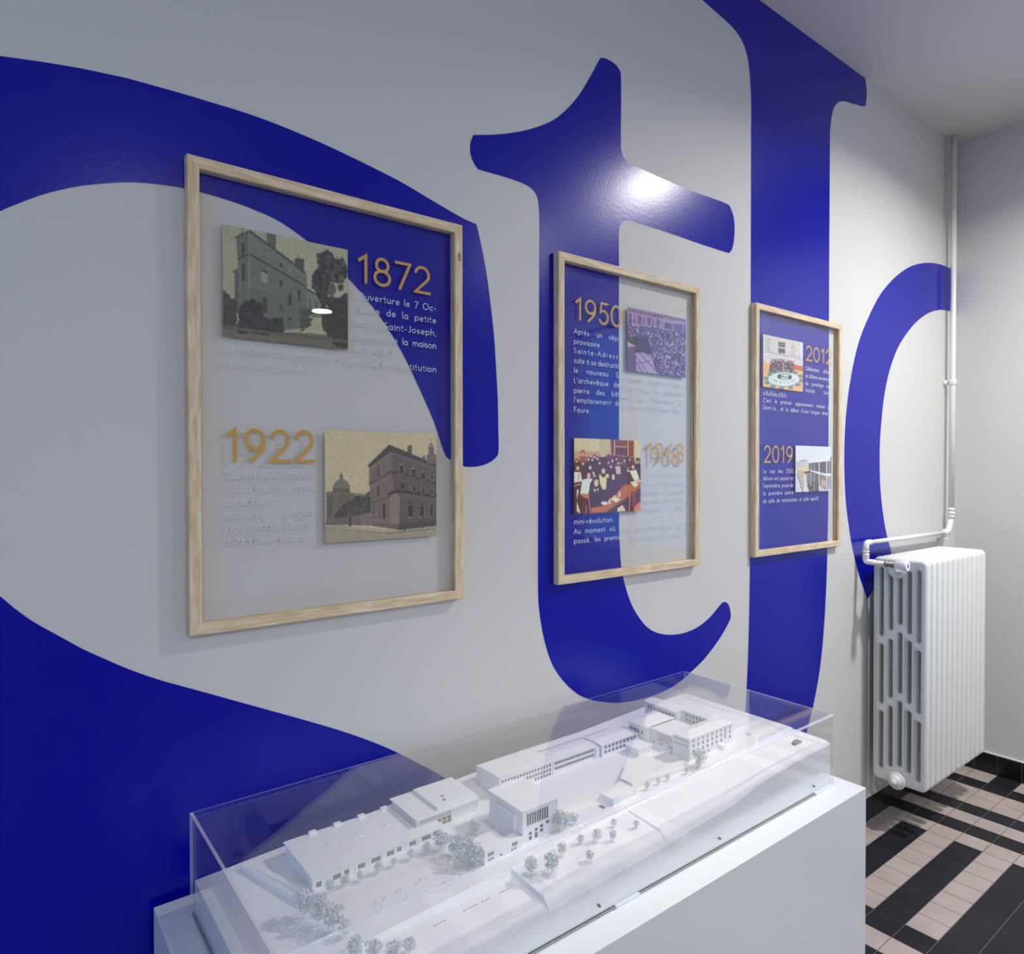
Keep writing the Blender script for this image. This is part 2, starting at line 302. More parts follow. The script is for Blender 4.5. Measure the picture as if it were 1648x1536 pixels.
for pts, lb in ((L_S, 'giant blue letter S running off the left edge behind the largest framed panel'),
                (L_T, 'giant blue lowercase t on the grey wall, crossbar above the middle framed panel'),
                (L_J, 'giant blue letter J reaching the ceiling behind the smallest framed panel'),
                (L_O, 'giant blue letter o curving from the wall corner down behind the radiator')):
    q = smooth_loop(pts); me_bm = nb(); vf = [me_bm.verts.new((p[0], -0.0007, p[1])) for p in q]; vb = [me_bm.verts.new((p[0], -0.0001, p[1])) for p in q]
    for tri in tessellate_polygon([[Vector((p[0], p[1], 0)) for p in q]]):
        A, B, D_ = (q[i] for i in tri)
        cw = (B[0]-A[0])*(D_[1]-A[1]) - (B[1]-A[1])*(D_[0]-A[0])
        try: me_bm.faces.new([vf[i] for i in (tri if cw > 0 else tri[::-1])])
        except ValueError: pass
    for i in range(len(q)): me_bm.faces.new((vf[i], vf[(i+1) % len(q)], vb[(i+1) % len(q)], vb[i]))
    props(obj('wall_letter', me_bm, M_BLUE, bev=-1), lb, 'letter', 'giant blue letters on the wall')
# ------------------------------------------------------------------ stroke lettering for the printed panels
def arc(cx, cy, rx, ry, a0, a1, n=12):
    n = max(3, int(abs(a1-a0)/360*18)+2)
    return [(cx+rx*math.cos(math.radians(a0+(a1-a0)*k/n)), cy+ry*math.sin(math.radians(a0+(a1-a0)*k/n))) for k in range(n+1)]
X = 0.60; XR2 = X/2
ACC = {'é': ('e', [[(0.26, 0.74), (0.38, 0.90)]]), 'è': ('e', [[(0.34, 0.74), (0.22, 0.90)]]), 'ê': ('e', [[(0.16, 0.74), (0.30, 0.88), (0.44, 0.74)]]),
       'à': ('a', [[(0.34, 0.74), (0.22, 0.90)]]), 'â': ('a', [[(0.16, 0.74), (0.30, 0.88), (0.44, 0.74)]]), 'ù': ('u', [[(0.34, 0.74), (0.22, 0.90)]]),
       'ô': ('o', [[(0.18, 0.74), (0.32, 0.88), (0.46, 0.74)]]), 'î': ('ı', [[(-0.06, 0.74), (0.06, 0.88), (0.18, 0.74)]])}
GL = {
 'a': (.66, [arc(.30, .30, .25, .30, 0, 360), [(.55, .60), (.55, 0)]]), 'b': (.66, [[(.06, 1.04), (.06, 0)], arc(.33, .30, .26, .30, 0, 360)]),
 'c': (.52, [arc(.32, .30, .27, .30, 50, 310)]), 'd': (.66, [arc(.31, .30, .26, .30, 0, 360), [(.57, 1.04), (.57, 0)]]),
 'e': (.60, [[(.05, .31), (.55, .31)] + arc(.30, .30, .25, .30, 0, 310)]), 'f': (.36, [arc(.32, .86, .16, .18, 80, 180) + [(.16, 0)], [(.02, .58), (.34, .58)]]),
 'g': (.66, [arc(.31, .30, .26, .30, 0, 360), [(.57, .60), (.57, -.05)] + arc(.31, -.05, .26, .24, 0, -140)]),
 'h': (.62, [[(.06, 1.04), (.06, 0)], [(.06, .30)] + arc(.29, .34, .23, .26, 180, 0) + [(.52, 0)]]),
 'i': (.14, [[(.07, .60), (.07, 0)], [(.07, .80), (.07, .83)]]), 'ı': (.14, [[(.07, .60), (.07, 0)]]), 'j': (.16, [[(.09, .60), (.09, -.16)] + arc(-.03, -.16, .12, .12, 0, -90), [(.09, .80), (.09, .83)]]),
 'l': (.14, [[(.07, 1.04), (.07, 0)]]),
 'm': (.94, [[(.06, .60), (.06, 0)], [(.06, .32)] + arc(.26, .36, .20, .24, 180, 0) + [(.46, 0)], [(.46, .32)] + arc(.66, .36, .20, .24, 180, 0) + [(.86, 0)]]),
 'n': (.60, [[(.06, .60), (.06, 0)], [(.06, .30)] + arc(.29, .34, .23, .26, 180, 0) + [(.52, 0)]]),
 'o': (.66, [arc(.32, .30, .27, .30, 0, 360)]), 'p': (.66, [[(.06, .60), (.06, -.28)], arc(.33, .30, .26, .30, 0, 360)]),
 'q': (.66, [arc(.31, .30, .26, .30, 0, 360), [(.57, .60), (.57, -.28)]]), 'r': (.38, [[(.06, .60), (.06, 0)], [(.06, .30)] + arc(.30, .34, .24, .26, 180, 75)]),
 's': (.46, [arc(.22, .44, .16, .16, 50, 250) + arc(.22, .15, .18, .15, 80, -140)]), 't': (.36, [[(.15, .88), (.15, .12)] + arc(.27, .13, .12, .13, 180, 290), [(.0, .58), (.32, .58)]]),
 'u': (.60, [[(.06, .60), (.06, .26)] + arc(.29, .26, .23, .26, 180, 360) + [(.52, .60)], [(.52, .60), (.52, 0)]]), 'v': (.54, [[(.02, .60), (.26, 0), (.50, .60)]]),
 'x': (.50, [[(.03, .60), (.46, 0)], [(.46, .60), (.03, 0)]]), 'y': (.54, [[(.02, .60), (.27, 0)], [(.50, .60), (.16, -.28)]]),
 'A': (.82, [[(.03, 0), (.40, 1), (.77, 0)], [(.16, .34), (.64, .34)]]), 'B': (.62, [[(.08, 0), (.08, 1)], [(.08, 1), (.28, 1)] + arc(.28, .76, .22, .24, 90, -90) + [(.08, .52)], [(.08, .52), (.30, .52)] + arc(.30, .26, .26, .26, 90, -90) + [(.08, 0)]]),
 'C': (.78, [arc(.48, .5, .42, .5, 48, 312)]), 'F': (.54, [[(.50, 1), (.08, 1), (.08, 0)], [(.08, .52), (.44, .52)]]),
 'G': (.88, [arc(.48, .5, .42, .5, 45, 360) + [(.50, .5)]]), 'H': (.76, [[(.08, 0), (.08, 1)], [(.68, 0), (.68, 1)], [(.08, .52), (.68, .52)]]), 'I': (.18, [[(.09, 0), (.09, 1)]]),
 'J': (.44, [[(.34, 1), (.34, .22)] + arc(.16, .22, .18, .22, 0, -120)]), 'L': (.48, [[(.08, 1), (.08, 0), (.46, 0)]]),
 'M': (.92, [[(.04, 0), (.16, 1), (.46, .22), (.76, 1), (.88, 0)]]), 'N': (.78, [[(.08, 0), (.08, 1), (.70, 0), (.70, 1)]]), 'O': (.98, [arc(.49, .5, .44, .5, 0, 360)]),
 'P': (.58, [[(.08, 0), (.08, 1), (.28, 1)] + arc(.28, .74, .26, .26, 90, -90) + [(.08, .48)]]), 'R': (.62, [[(.08, 0), (.08, 1), (.28, 1)] + arc(.28, .74, .24, .26, 90, -90) + [(.08, .48)], [(.26, .48), (.56, 0)]]),
 'S': (.56, [arc(.28, .76, .21, .24, 40, 250) + arc(.27, .25, .24, .25, 75, -145)]), 'U': (.72, [[(.08, 1), (.08, .28)] + arc(.36, .28, .28, .28, 180, 360) + [(.64, 1)]]),
 'V': (.74, [[(.02, 1), (.37, 0), (.72, 1)]]), 'Y': (.66, [[(.02, 1), (.33, .46), (.64, 1)], [(.33, .46), (.33, 0)]]), 'D': (.76, [[(.08, 0), (.08, 1), (.26, 1)] + arc(.26, .5, .44, .5, 90, -90) + [(.08, 0)]]),
 '0': (.70, [arc(.34, .5, .29, .5, 0, 360)]), '1': (.42, [[(.05, .80), (.28, 1), (.28, 0)]]), '2': (.66, [arc(.32, .70, .26, .30, 165, -35) + [(.06, 0), (.62, 0)]]),
 '3': (.62, [arc(.29, .75, .22, .25, 150, -80), arc(.29, .26, .26, .26, 85, -150)]), '5': (.62, [[(.54, 1), (.18, 1), (.12, .56)] + arc(.30, .32, .26, .32, 120, -150)]),
 '6': (.68, [[(.46, 1), (.12, .46)], arc(.34, .31, .27, .31, 0, 360)]), '7': (.62, [[(.06, 1), (.58, 1), (.20, 0)]]), '8': (.66, [arc(.33, .76, .21, .24, 0, 360), arc(.33, .27, .27, .27, 0, 360)]),
 '9': (.68, [arc(.34, .69, .27, .31, 0, 360), [(.61, .69)] + arc(.34, .60, .27, .40, 10, -60) + [(.22, 0)]]),
 '.': (.16, [[(.08, .02), (.08, .04)]]), ',': (.16, [[(.09, .04), (.05, -.14)]]), "'": (.18, [[(.11, 1.0), (.07, .78)]]), '-': (.40, [[(.06, .34), (.34, .34)]]),
 '(': (.30, [arc(.36, .42, .28, .62, 130, 230)]), ')': (.30, [arc(-.06, .42, .28, .62, 50, -50)]), '!': (.20, [[(.10, 1), (.10, .28)], [(.10, .02), (.10, .04)]])}
TRK = 0.17; SPC = 0.46; WIDE = 1.16
def glyph(ch):
    if ch in ACC:
        b, ex = ACC[ch]; w, st = GL[b]; return w, st + ex
    return GL[ch]
def word_w(w, tr=TRK): return sum(glyph(c)[0] for c in w) + tr*(len(w)-1)
def stroke(bm, pts, y, hw):
    """one pen stroke as a single ribbon with round ends, so that no two of its faces lie on each other"""
    P = [Vector((p[0], p[1])) for p in pts]
    P = [p for i, p in enumerate(P) if i == 0 or (p-P[i-1]).length > 1e-7]
    closed = (P[0]-P[-1]).length < hw*0.2 and len(P) > 3
    if closed: P = P[:-1]
    n = len(P); V = lambda q: bm.verts.new((q.x, y, q.y)); rows = []
    for i, p in enumerate(P):
        a = P[i-1] if (i > 0 or closed) else None; c = P[(i+1) % n] if (i < n-1 or closed) else None
        d0 = (p-a).normalized() if a is not None else None; d1 = (c-p).normalized() if c is not None else None
        t = (d0+d1).normalized() if d0 is not None and d1 is not None and (d0+d1).length > 0.05 else (d1 if d1 is not None else d0)
        nn = Vector((-t.y, t.x)); ref = d1 if d1 is not None else d0
        k = min(2.2, 1/max(0.2, abs(nn.dot(Vector((-ref.y, ref.x))))))
        rows.append((V(p+nn*hw*k), V(p-nn*hw*k), t))
    for i in range(n if closed else n-1):
        r, q = rows[i], rows[(i+1) % n]; bm.faces.new((r[0], r[1], q[1], q[0]))
    if not closed:
        for i, sg in ((0, -1), (n-1, 1)):
            t = rows[i][2]*sg; nn = Vector((-t.y, t.x)); p = P[i]
            fan = [V(p+nn*hw*math.cos(k*PI/5)+t*hw*math.sin(k*PI/5)) for k in range(1, 5)]
            e = (rows[i][0], rows[i][1]) if sg > 0 else (rows[i][1], rows[i][0])
            bm.faces.new([e[0]] + fan + [e[1]])
def put_word(bm, w, x, z, h, hw, y, tr=TRK, sx=1.0):
    for c in w:
        wd, st = glyph(c)
        for i, s in enumerate(st): stroke(bm, [(x+p[0]*h*sx, z+p[1]*h) for p in s], y+0.00003*i, hw)
        x += (wd+tr)*h*sx
def put_line(bm, text, x0, x1, z, h, y, just=True, hw=0.062):
    words = text.split(' '); ws = [word_w(w) for w in words]; W = (x1-x0)/h
    W = W/WIDE; nat = sum(ws) + SPC*(len(words)-1); sx, tr, sp = WIDE, TRK, SPC
    if nat > W:
        tr = 0.09; ws = [word_w(w, tr) for w in words]; nat = sum(ws) + SPC*(len(words)-1)
        if nat > W: sx = WIDE*W/nat
        elif just and len(words) > 1: sp = (W-sum(ws))/(len(words)-1)
    elif just and len(words) > 1: sp = (W-sum(ws))/(len(words)-1)
    elif just: tr = TRK + (W-nat)/max(1, len(text)-1)
    x = x0
    for w in words:
        put_word(bm, w, x, z, h, h*hw, y, tr, sx); x += (word_w(w, tr)+sp)*h*sx
def year(bm, text, x0, x1, z0, z1, y):
    h = z1-z0; sx = (x1-x0)/(h*(word_w(text, 0.11)))
    put_word(bm, text, x0, z0, h, h*0.058, y, 0.11, sx)
# ------------------------------------------------------------------ printed photographs: flat prints painted into vertex colours
class Paint:
    def __init__(s, quad, w, h, n, bg, k, seed=1):
        s.W, s.H = n, max(8, int(n*h/w)); s.k = k; s.rng = np.random.default_rng(seed)
        u, v = np.meshgrid((np.arange(s.W)+.5)/s.W, (np.arange(s.H)+.5)/s.H)
        q = [np.array(p, float) for p in quad]; u3, v3 = u[..., None], v[..., None]
        P = (q[0]*(1-u3)+q[1]*u3)*(1-v3) + (q[3]*(1-u3)+q[2]*u3)*v3
        s.x, s.y = P[..., 0], P[..., 1]; s.c = np.ones((s.H, s.W, 3))*np.array(bg, float)
    def mask(s, pts):
        m = np.zeros(s.x.shape, bool); n = len(pts)
        for i in range(n):
            (x0, y0), (x1, y1) = pts[i], pts[(i+1) % n]
            if y0 == y1: continue
            c = ((y0 > s.y) != (y1 > s.y)) & (s.x < (x1-x0)*(s.y-y0)/(y1-y0)+x0); m ^= c
        return m
    def poly(s, pts, col, a=1.0):
        m = s.mask(pts); s.c[m] = s.c[m]*(1-a)+np.array(col, float)*a
    def rect(s, x0, y0, x1, y1, col, sk=0.0, a=1.0):
        d = sk*(x1-x0); s.poly([(x0, y0), (x1, y0+d), (x1, y1+d), (x0, y1)], col, a)
    def ell(s, cx, cy, rx, ry, col, a=1.0):
        m = ((s.x-cx)/rx)**2+((s.y-cy)/ry)**2 < 1; s.c[m] = s.c[m]*(1-a)+np.array(col, float)*a
    def line(s, a, b, w, col):
        a, b = np.array(a, float), np.array(b, float); d = b-a; L = max(1e-6, np.hypot(*d))
        t = np.clip(((s.x-a[0])*d[0]+(s.y-a[1])*d[1])/L**2, 0, 1)
        m = np.hypot(s.x-a[0]-t*d[0], s.y-a[1]-t*d[1]) < w/2; s.c[m] = col
    def blobs(s, pts, r0, r1, n, cols, inside=None):
        """speckles foliage or a crowd inside a polygon"""
        m = s.mask(pts); B = s.rng; lay = s.c.copy(); iy, ix = np.nonzero(m)
        for _ in range(n):
            k = B.integers(len(iy)); cx, cy = s.x[iy[k], ix[k]], s.y[iy[k], ix[k]]; r = B.uniform(r0, r1)*.8
            e = ((s.x-cx)/r)**2+((s.y-cy)/(r*B.uniform(.7, 1.5)))**2 < 1
            lay[e] = cols[B.integers(len(cols))]
        s.c = lay
    def grain(s, g, lo=0):
        s.c = s.c + s.rng.normal(0, g, s.x.shape)[..., None]
    def shade(s, pts, f):
        m = s.mask(pts); s.c[m] *= f
    def mesh(s, name, parent, x0, x1, z0, z1, y, rough=0.45):
        n = s.rng.normal(0, 1, s.x.shape)
        for _ in range(2): n = (n+np.roll(n, 1, 0)+np.roll(n, 1, 1)+np.roll(n, -1, 0)+np.roll(n, -1, 1))/2.3
        s.c = s.c*(1+.016*n[..., None])
        b = np.pad(s.c, ((1, 1), (1, 1), (0, 0)), 'edge'); s.c = .4*s.c+.15*(b[:-2, 1:-1]+b[2:, 1:-1]+b[1:-1, :-2]+b[1:-1, 2:])
        c = np.clip(s.c, 4, 250)/255; l = np.where(c <= .04045, c/12.92, ((c+.055)/1.055)**2.4)*s.k
        l = np.clip(l, 0, .9)
        gx = np.linspace(x0, x1, s.W+1); gz = np.linspace(z1, z0, s.H+1)
        V = np.zeros(((s.H+1)*(s.W+1), 3)); V[:, 0] = np.tile(gx, s.H+1); V[:, 1] = y; V[:, 2] = np.repeat(gz, s.W+1)
        i = np.arange(s.H)[:, None]*(s.W+1)+np.arange(s.W)[None]
        Fc = np.stack([i, i+s.W+1, i+s.W+2, i+1], -1).reshape(-1, 4)
        p = parent; off = np.zeros(3)
        while p is not None: off += np.array(p.location); p = p.parent
        me = bpy.data.meshes.new(name); me.from_pydata((V-off).tolist(), [], Fc.tolist())
        at = me.color_attributes.new('print', 'FLOAT_COLOR', 'CORNER')
        col = np.ones((s.H*s.W, 4, 4), np.float32); col[:, :, :3] = l.reshape(-1, 1, 3)
        at.data.foreach_set('color', col.ravel()); me.materials.append(M_PRINT)
        o = bpy.data.objects.new(name, me); C.objects.link(o); o.parent = parent; return o
M_PRINT = bpy.data.materials.new('photo_print'); M_PRINT.use_nodes = True
_nt = M_PRINT.node_tree; _a = _nt.nodes.new('ShaderNodeVertexColor'); _a.layer_name = 'print'
_nt.links.new(_a.outputs['Color'], _nt.nodes['Principled BSDF'].inputs['Base Color']); _nt.nodes['Principled BSDF'].inputs['Roughness'].default_value = 0.45
def print_mansion(p, x0, x1, z0, z1, y, k):
    s = Paint([(62, 60), (1470, 365), (1467, 1475), (62, 1340)], x1-x0, z1-z0, 210, (126, 128, 103), k, 3)
    s.poly([(62, 60), (600, 60), (300, 700), (62, 1000)], (120, 122, 99))
    s.poly([(62, 1215), (350, 1285), (900, 1285), (1467, 1330), (1467, 1475), (62, 1340)], (84, 79, 68))
    s.poly([(160, 600), (215, 570), (215, 1080), (180, 1060), (180, 620)], (66, 68, 60))
    s.poly([(520, 150), (625, 175), (622, 370), (530, 290)], (70, 72, 64)); s.poly([(828, 460), (860, 440), (940, 455), (942, 620), (850, 560)], (58, 60, 56))
    s.line((695, 260), (697, 400), 4, (108, 110, 90)); s.line((876, 410), (876, 450), 7, (60, 62, 56))
    s.poly([(200, 215), (262, 150), (290, 168), (340, 140), (340, 760), (330, 1240), (215, 1120), (215, 460)], (76, 80, 72))
    s.poly([(340, 140), (620, 350), (940, 595), (970, 625), (975, 1230), (700, 1270), (330, 1250), (335, 400)], (84, 89, 78))
    s.poly([(335, 400), (960, 765), (975, 1230), (330, 1250)], (80, 85, 75)); s.poly([(330, 770), (965, 905), (975, 1230), (330, 1250)], (76, 81, 71))
    s.line((268, 95), (268, 165), 9, (50, 52, 48)); s.line((200, 215), (340, 140), 20, (54, 56, 51)); s.line((340, 140), (945, 605), 22, (50, 53, 49))
    s.line((215, 460), (335, 400), 16, (48, 51, 48)); s.line((335, 400), (955, 765), 17, (46, 49, 46)); s.line((345, 235), (920, 640), 7, (98, 104, 92))
    s.line((330, 770), (965, 905), 8, (96, 101, 88)); s.line((335, 140), (325, 1150), 9, (102, 108, 95)); s.line((240, 480), (238, 1050), 6, (96, 101, 88))
    for q, c in (([(462, 310), (540, 352), (540, 492), (462, 458)], (100, 106, 95)), ([(462, 570), (530, 603), (528, 735), (460, 705)], (108, 112, 101)),
                 ([(473, 882), (525, 900), (522, 1075), (470, 1062)], (48, 49, 46)), ([(258, 280), (288, 270), (286, 420), (256, 430)], (52, 55, 50)), ([(258, 520), (290, 510), (288, 705), (258, 715)], (50, 53, 49)),
                 ([(668, 498), (700, 512), (700, 552), (668, 540)], (46, 50, 45)), ([(664, 688), (694, 698), (694, 768), (664, 760)], (44, 49, 44)), ([(758, 835), (800, 850), (798, 985), (760, 975)], (50, 54, 47)),
                 ([(868, 800), (902, 812), (900, 928), (870, 920)], (48, 53, 46)), ([(752, 520), (800, 548), (800, 620), (754, 600)], (92, 97, 86)), ([(664, 965), (690, 970), (688, 1040), (664, 1035)], (52, 56, 50)), ([(664, 1115), (700, 1120), (698, 1180), (664, 1180)], (38, 40, 38)), ([(750, 1118), (800, 1122), (800, 1150), (750, 1146)], (48, 50, 46))):
        s.poly(q, c)
    for t in (0.25, .5, .75):
        s.line((462+78*t, 310+42*t), (462+78*t, 458+34*t), 5, (52, 55, 51)); s.line((462, 310+148*t), (540, 352+140*t), 4, (52, 55, 51))
    s.poly([(465, 570), (530, 603), (530, 625), (465, 592)], (44, 46, 43)); s.line((466, 1075), (520, 1085), 7, (104, 108, 96))
    s.poly([(970, 800), (1130, 880), (1145, 1115), (1030, 1115), (975, 1020)], (86, 97, 83)); s.line((970, 795), (1135, 885), 20, (52, 56, 50))
    for xx in (1000, 1075): s.rect(xx, 900+(xx-1000)*.4, xx+20, 1010+(xx-1000)*.4, (62, 72, 60))
    D = [(42, 42, 45), (50, 50, 52), (36, 36, 38), (60, 60, 58)]
    s.blobs([(1110, 420), (1210, 380), (1290, 420), (1270, 560), (1120, 560)], 14, 36, 120, D)
    s.blobs([(1050, 640), (1130, 540), (1230, 480), (1420, 480), (1455, 620), (1400, 720), (1250, 700), (1220, 760), (1060, 760)], 14, 38, 320, D)
    for _ in range(60): s.ell(s.rng.uniform(1100, 1430), s.rng.uniform(430, 700), s.rng.uniform(4, 8), s.rng.uniform(4, 10), (96, 98, 86))
    s.blobs([(1030, 760), (1120, 640), (1220, 700), (1230, 900), (1160, 960), (1100, 860)], 14, 34, 150, D); s.poly([(1140, 760), (1195, 760), (1210, 1180), (1145, 1180)], (46, 48, 44))
    s.ell(1380, 780, 36, 40, (48, 48, 48)); s.ell(1270, 800, 50, 70, (66, 66, 62))
    s.blobs([(1170, 1200), (1230, 900), (1330, 930), (1420, 860), (1470, 880), (1470, 1450), (1320, 1410), (1180, 1240)], 18, 46, 330, [(44, 42, 42), (38, 37, 38), (52, 50, 48)])
    s.blobs([(62, 810), (110, 880), (185, 940), (205, 1230), (62, 1215)], 16, 36, 130, [(56, 56, 52), (48, 48, 46)])
    s.blobs([(280, 960), (430, 950), (470, 1130), (660, 1160), (720, 1290), (230, 1290), (240, 1050)], 18, 46, 330, [(44, 43, 46), (52, 50, 50), (38, 37, 40)]); s.poly([(250, 1240), (290, 1240), (300, 1315), (230, 1310)], (38, 36, 36))
    s.blobs([(900, 1010), (1030, 1010), (1030, 1180), (900, 1290)], 12, 28, 70, [(56, 55, 52), (66, 66, 60)])
    s.poly([(62, 1225), (720, 1290), (1467, 1370), (1467, 1400), (700, 1320), (62, 1260)], (72, 68, 60)); s.grain(3.5)
    return s.mesh('photo_print', p, x0, x1, z0, z1, y)
def print_college(p, x0, x1, z0, z1, y, k):
    s = Paint([(65, 65), (1443, 130), (1443, 1390), (65, 1475)], x1-x0, z1-z0, 210, (150, 140, 112), k, 5)
    s.poly([(65, 1240), (500, 1285), (900, 1325), (1443, 1265), (1443, 1390), (65, 1475)], (124, 114, 97))
    s.poly([(360, 850), (530, 862), (530, 960), (360, 950)], (108, 100, 80))
    s.poly([(75, 830), (340, 830), (420, 900), (420, 1080), (75, 1200)], (88, 81, 70)); s.ell(250, 790, 97, 110, (96, 89, 74)); s.rect(150, 795, 348, 850, (84, 77, 66))
    for i in range(9): s.rect(162+i*20, 795, 170+i*20, 832, (62, 57, 51))
    s.poly([(228, 680), (232, 625), (250, 605), (268, 625), (272, 680)], (86, 79, 67)); s.line((250, 590), (250, 625), 7, (86, 78, 66)); s.ell(270, 930, 62, 58, (74, 68, 60)); s.ell(270, 930, 48, 44, (84, 78, 68)); s.rect(95, 880, 150, 1180, (78, 72, 64))
    D = [(62, 58, 58), (54, 51, 52), (70, 65, 62)]
    s.blobs([(180, 1160), (240, 1040), (370, 960), (430, 900), (540, 900), (585, 850), (585, 1110), (400, 1150), (180, 1180)], 16, 36, 330, D)
    s.poly([(70, 1190), (585, 1095), (610, 1260), (70, 1245)], (88, 80, 73)); s.poly([(585, 1100), (470, 1140), (470, 1240), (605, 1260)], (96, 88, 80)); s.line((352, 1150), (352, 1260), 22, (50, 46, 45))
    s.poly([(578, 520), (830, 262), (860, 340), (905, 830), (960, 880), (945, 1310), (600, 1235), (580, 760)], (94, 82, 75))
    s.poly([(850, 300), (1300, 450), (1443, 500), (1443, 1270), (940, 1315), (950, 900), (880, 820), (850, 600)], (75, 67, 65))
    s.poly([(900, 870), (960, 880), (945, 1310), (830, 1285), (830, 880)], (104, 94, 82))
    s.poly([(558, 510), (822, 256), (1320, 460), (1443, 510), (1443, 540), (1300, 495), (845, 340), (580, 540)], (58, 52, 52)); s.line((590, 545), (850, 365), 9, (104, 93, 84)); s.line((850, 365), (1443, 560), 9, (96, 87, 80))
    s.line((580, 745), (850, 590), 20, (64, 57, 55)); s.line((850, 590), (1443, 740), 22, (58, 52, 51)); s.line((590, 790), (850, 650), 7, (106, 96, 86)); s.line((590, 985), (830, 900), 14, (66, 59, 56))
    s.poly([(800, 862), (930, 812), (1443, 885), (1443, 915), (930, 848), (820, 885)], (48, 43, 44)); s.line((930, 880), (1443, 945), 9, (90, 82, 76)); s.poly([(600, 1230), (945, 1240), (945, 1318), (600, 1262)], (84, 75, 68)); s.poly([(945, 1240), (1443, 1200), (1443, 1270), (940, 1320)], (62, 56, 55))
    K = (48, 43, 43); Lt = (112, 104, 96)
    for x0_, y0_, x1_, y1_ in ((955, 470, 1005, 620), (1112, 520, 1158, 665), (1240, 570, 1285, 690), (1362, 610, 1395, 700), (960, 725, 1020, 810), (1120, 757, 1162, 840), (1243, 795, 1288, 865), (1367, 815, 1397, 880), (1062, 970, 1128, 1160), (1220, 985, 1275, 1155), (1350, 995, 1396, 1150)):
        s.rect(x0_-9, y0_-9, x1_+9, y1_+8, (94, 85, 79)); s.rect(x0_, y0_, x1_, y1_, K); s.rect(x0_+8, y0_+14, x1_-8, y0_+14+(y1_-y0_)*.22, Lt if y0_ < 700 else (70, 64, 62)); s.rect(x0_-6, y1_, x1_+8, y1_+9, Lt)
    for xx, yy in ((615, 580), (675, 535), (740, 470), (610, 800), (672, 770), (740, 735)): s.rect(xx, yy, xx+26, yy+130, (80, 70, 65), -0.4); s.rect(xx+4, yy+6, xx+20, yy+126, (56, 50, 48) if xx in (675, 672) else (88, 77, 71), -0.4)
    for xx in (615, 680): s.rect(xx, 1020, xx+34, 1180, (86, 75, 70), -.1)
    s.rect(740, 990, 776, 1180, (56, 47, 46)); s.line((610, 1190), (770, 1190), 10, (110, 99, 88))
    s.poly([(1055, 290), (1100, 255), (1116, 275), (1114, 380), (1055, 350)], (78, 70, 64)); s.rect(1255, 420, 1300, 440, (72, 65, 60)); s.ell(1272, 410, 12, 16, (72, 65, 60))
    s.rect(1310, 385, 1443, 500, (92, 80, 76)); s.rect(1335, 290, 1408, 400, (86, 77, 70)); s.ell(1370, 290, 36, 46, (112, 103, 90)); s.line((1368, 195), (1368, 260), 8, (84, 76, 68)); s.rect(1330, 300, 1412, 318, (68, 61, 58))
    s.line((65, 1255), (500, 1310), 8, (92, 83, 72)); s.poly([(65, 1250), (520, 1295), (900, 1330), (1443, 1268), (1443, 1290), (800, 1360), (65, 1275)], (136, 126, 108)); s.line((65, 1278), (800, 1358), 6, (84, 76, 66)); s.line((800, 1358), (1443, 1296), 8, (72, 65, 58)); s.line((1018, 1300), (1018, 1335), 16, (52, 47, 45))
    s.grain(3); return s.mesh('photo_print', p, x0, x1, z0, z1, y)
def print_crowd(p, x0, x1, z0, z1, y, k):
    s = Paint([(127, 103), (1190, 325), (1190, 1405), (125, 1265)], x1-x0, z1-z0, 180, (124, 102, 136), k, 7)
    s.poly([(127, 120), (1190, 345), (1190, 380), (127, 150)], (108, 84, 120))
    for i in range(10):
        xx = 150+i*62; yy = 150+i*13; s.rect(xx, yy, xx+38, yy+42, (82, 58, 96), .2)
    for i in range(7):
        xx = 145+i*82; yy = 215+i*18; s.rect(xx, yy, xx+(60 if i % 2 == 0 else 30), yy+185, (84, 62, 112) if i % 2 == 0 else (104, 82, 120), .15)
    for i in range(8): s.line((130+i*80, 205+i*14), (130+i*80, 410+i*6), 8, (160, 140, 172))
    s.line((127, 205), (740, 330), 8, (165, 146, 176)); s.line((127, 415), (740, 470), 9, (165, 146, 176))
    s.poly([(740, 330), (1190, 385), (1190, 420), (740, 385)], (140, 118, 150)); s.rect(790, 385, 885, 490, (60, 40, 76), .1); s.poly([(885, 395), (1190, 430), (1190, 600), (885, 520)], (88, 66, 116)); s.line((940, 400), (945, 530), 12, (160, 140, 172)); s.line((1145, 425), (1145, 600), 12, (160, 140, 172))
    A = [(127, 430), (600, 470), (1190, 590), (1190, 1405), (640, 1345), (520, 1000), (127, 660)]
    s.poly(A, (74, 54, 92)); s.blobs(A, 10, 28, 1500, [(60, 40, 78), (52, 34, 68), (130, 110, 142), (150, 132, 158), (88, 66, 110), (70, 48, 90), (108, 86, 124)])
    s.poly([(127, 650), (300, 640), (460, 640), (545, 900), (530, 980), (270, 950), (127, 760)], (46, 25, 48)); s.blobs([(127, 640), (480, 640), (540, 960), (300, 950)], 6, 14, 50, [(66, 42, 68), (98, 76, 104)])
    s.poly([(127, 735), (280, 832), (127, 835)], (152, 136, 156))
    s.poly([(262, 945), (400, 940), (545, 985), (570, 1120), (650, 1340), (310, 1295), (262, 1230)], (150, 130, 156))
    for a, b in (((330, 945), (640, 1290)), ((265, 1000), (480, 1310)), ((265, 1110), (390, 1300)), ((430, 945), (545, 1040)), ((265, 1150), (520, 1085))): s.line(a, b, 13, (78, 54, 84))
    s.poly([(130, 838), (262, 850), (272, 1275), (130, 1262)], (84, 58, 104)); s.grain(4)
    return s.mesh('photo_print', p, x0, x1, z0, z1, y)
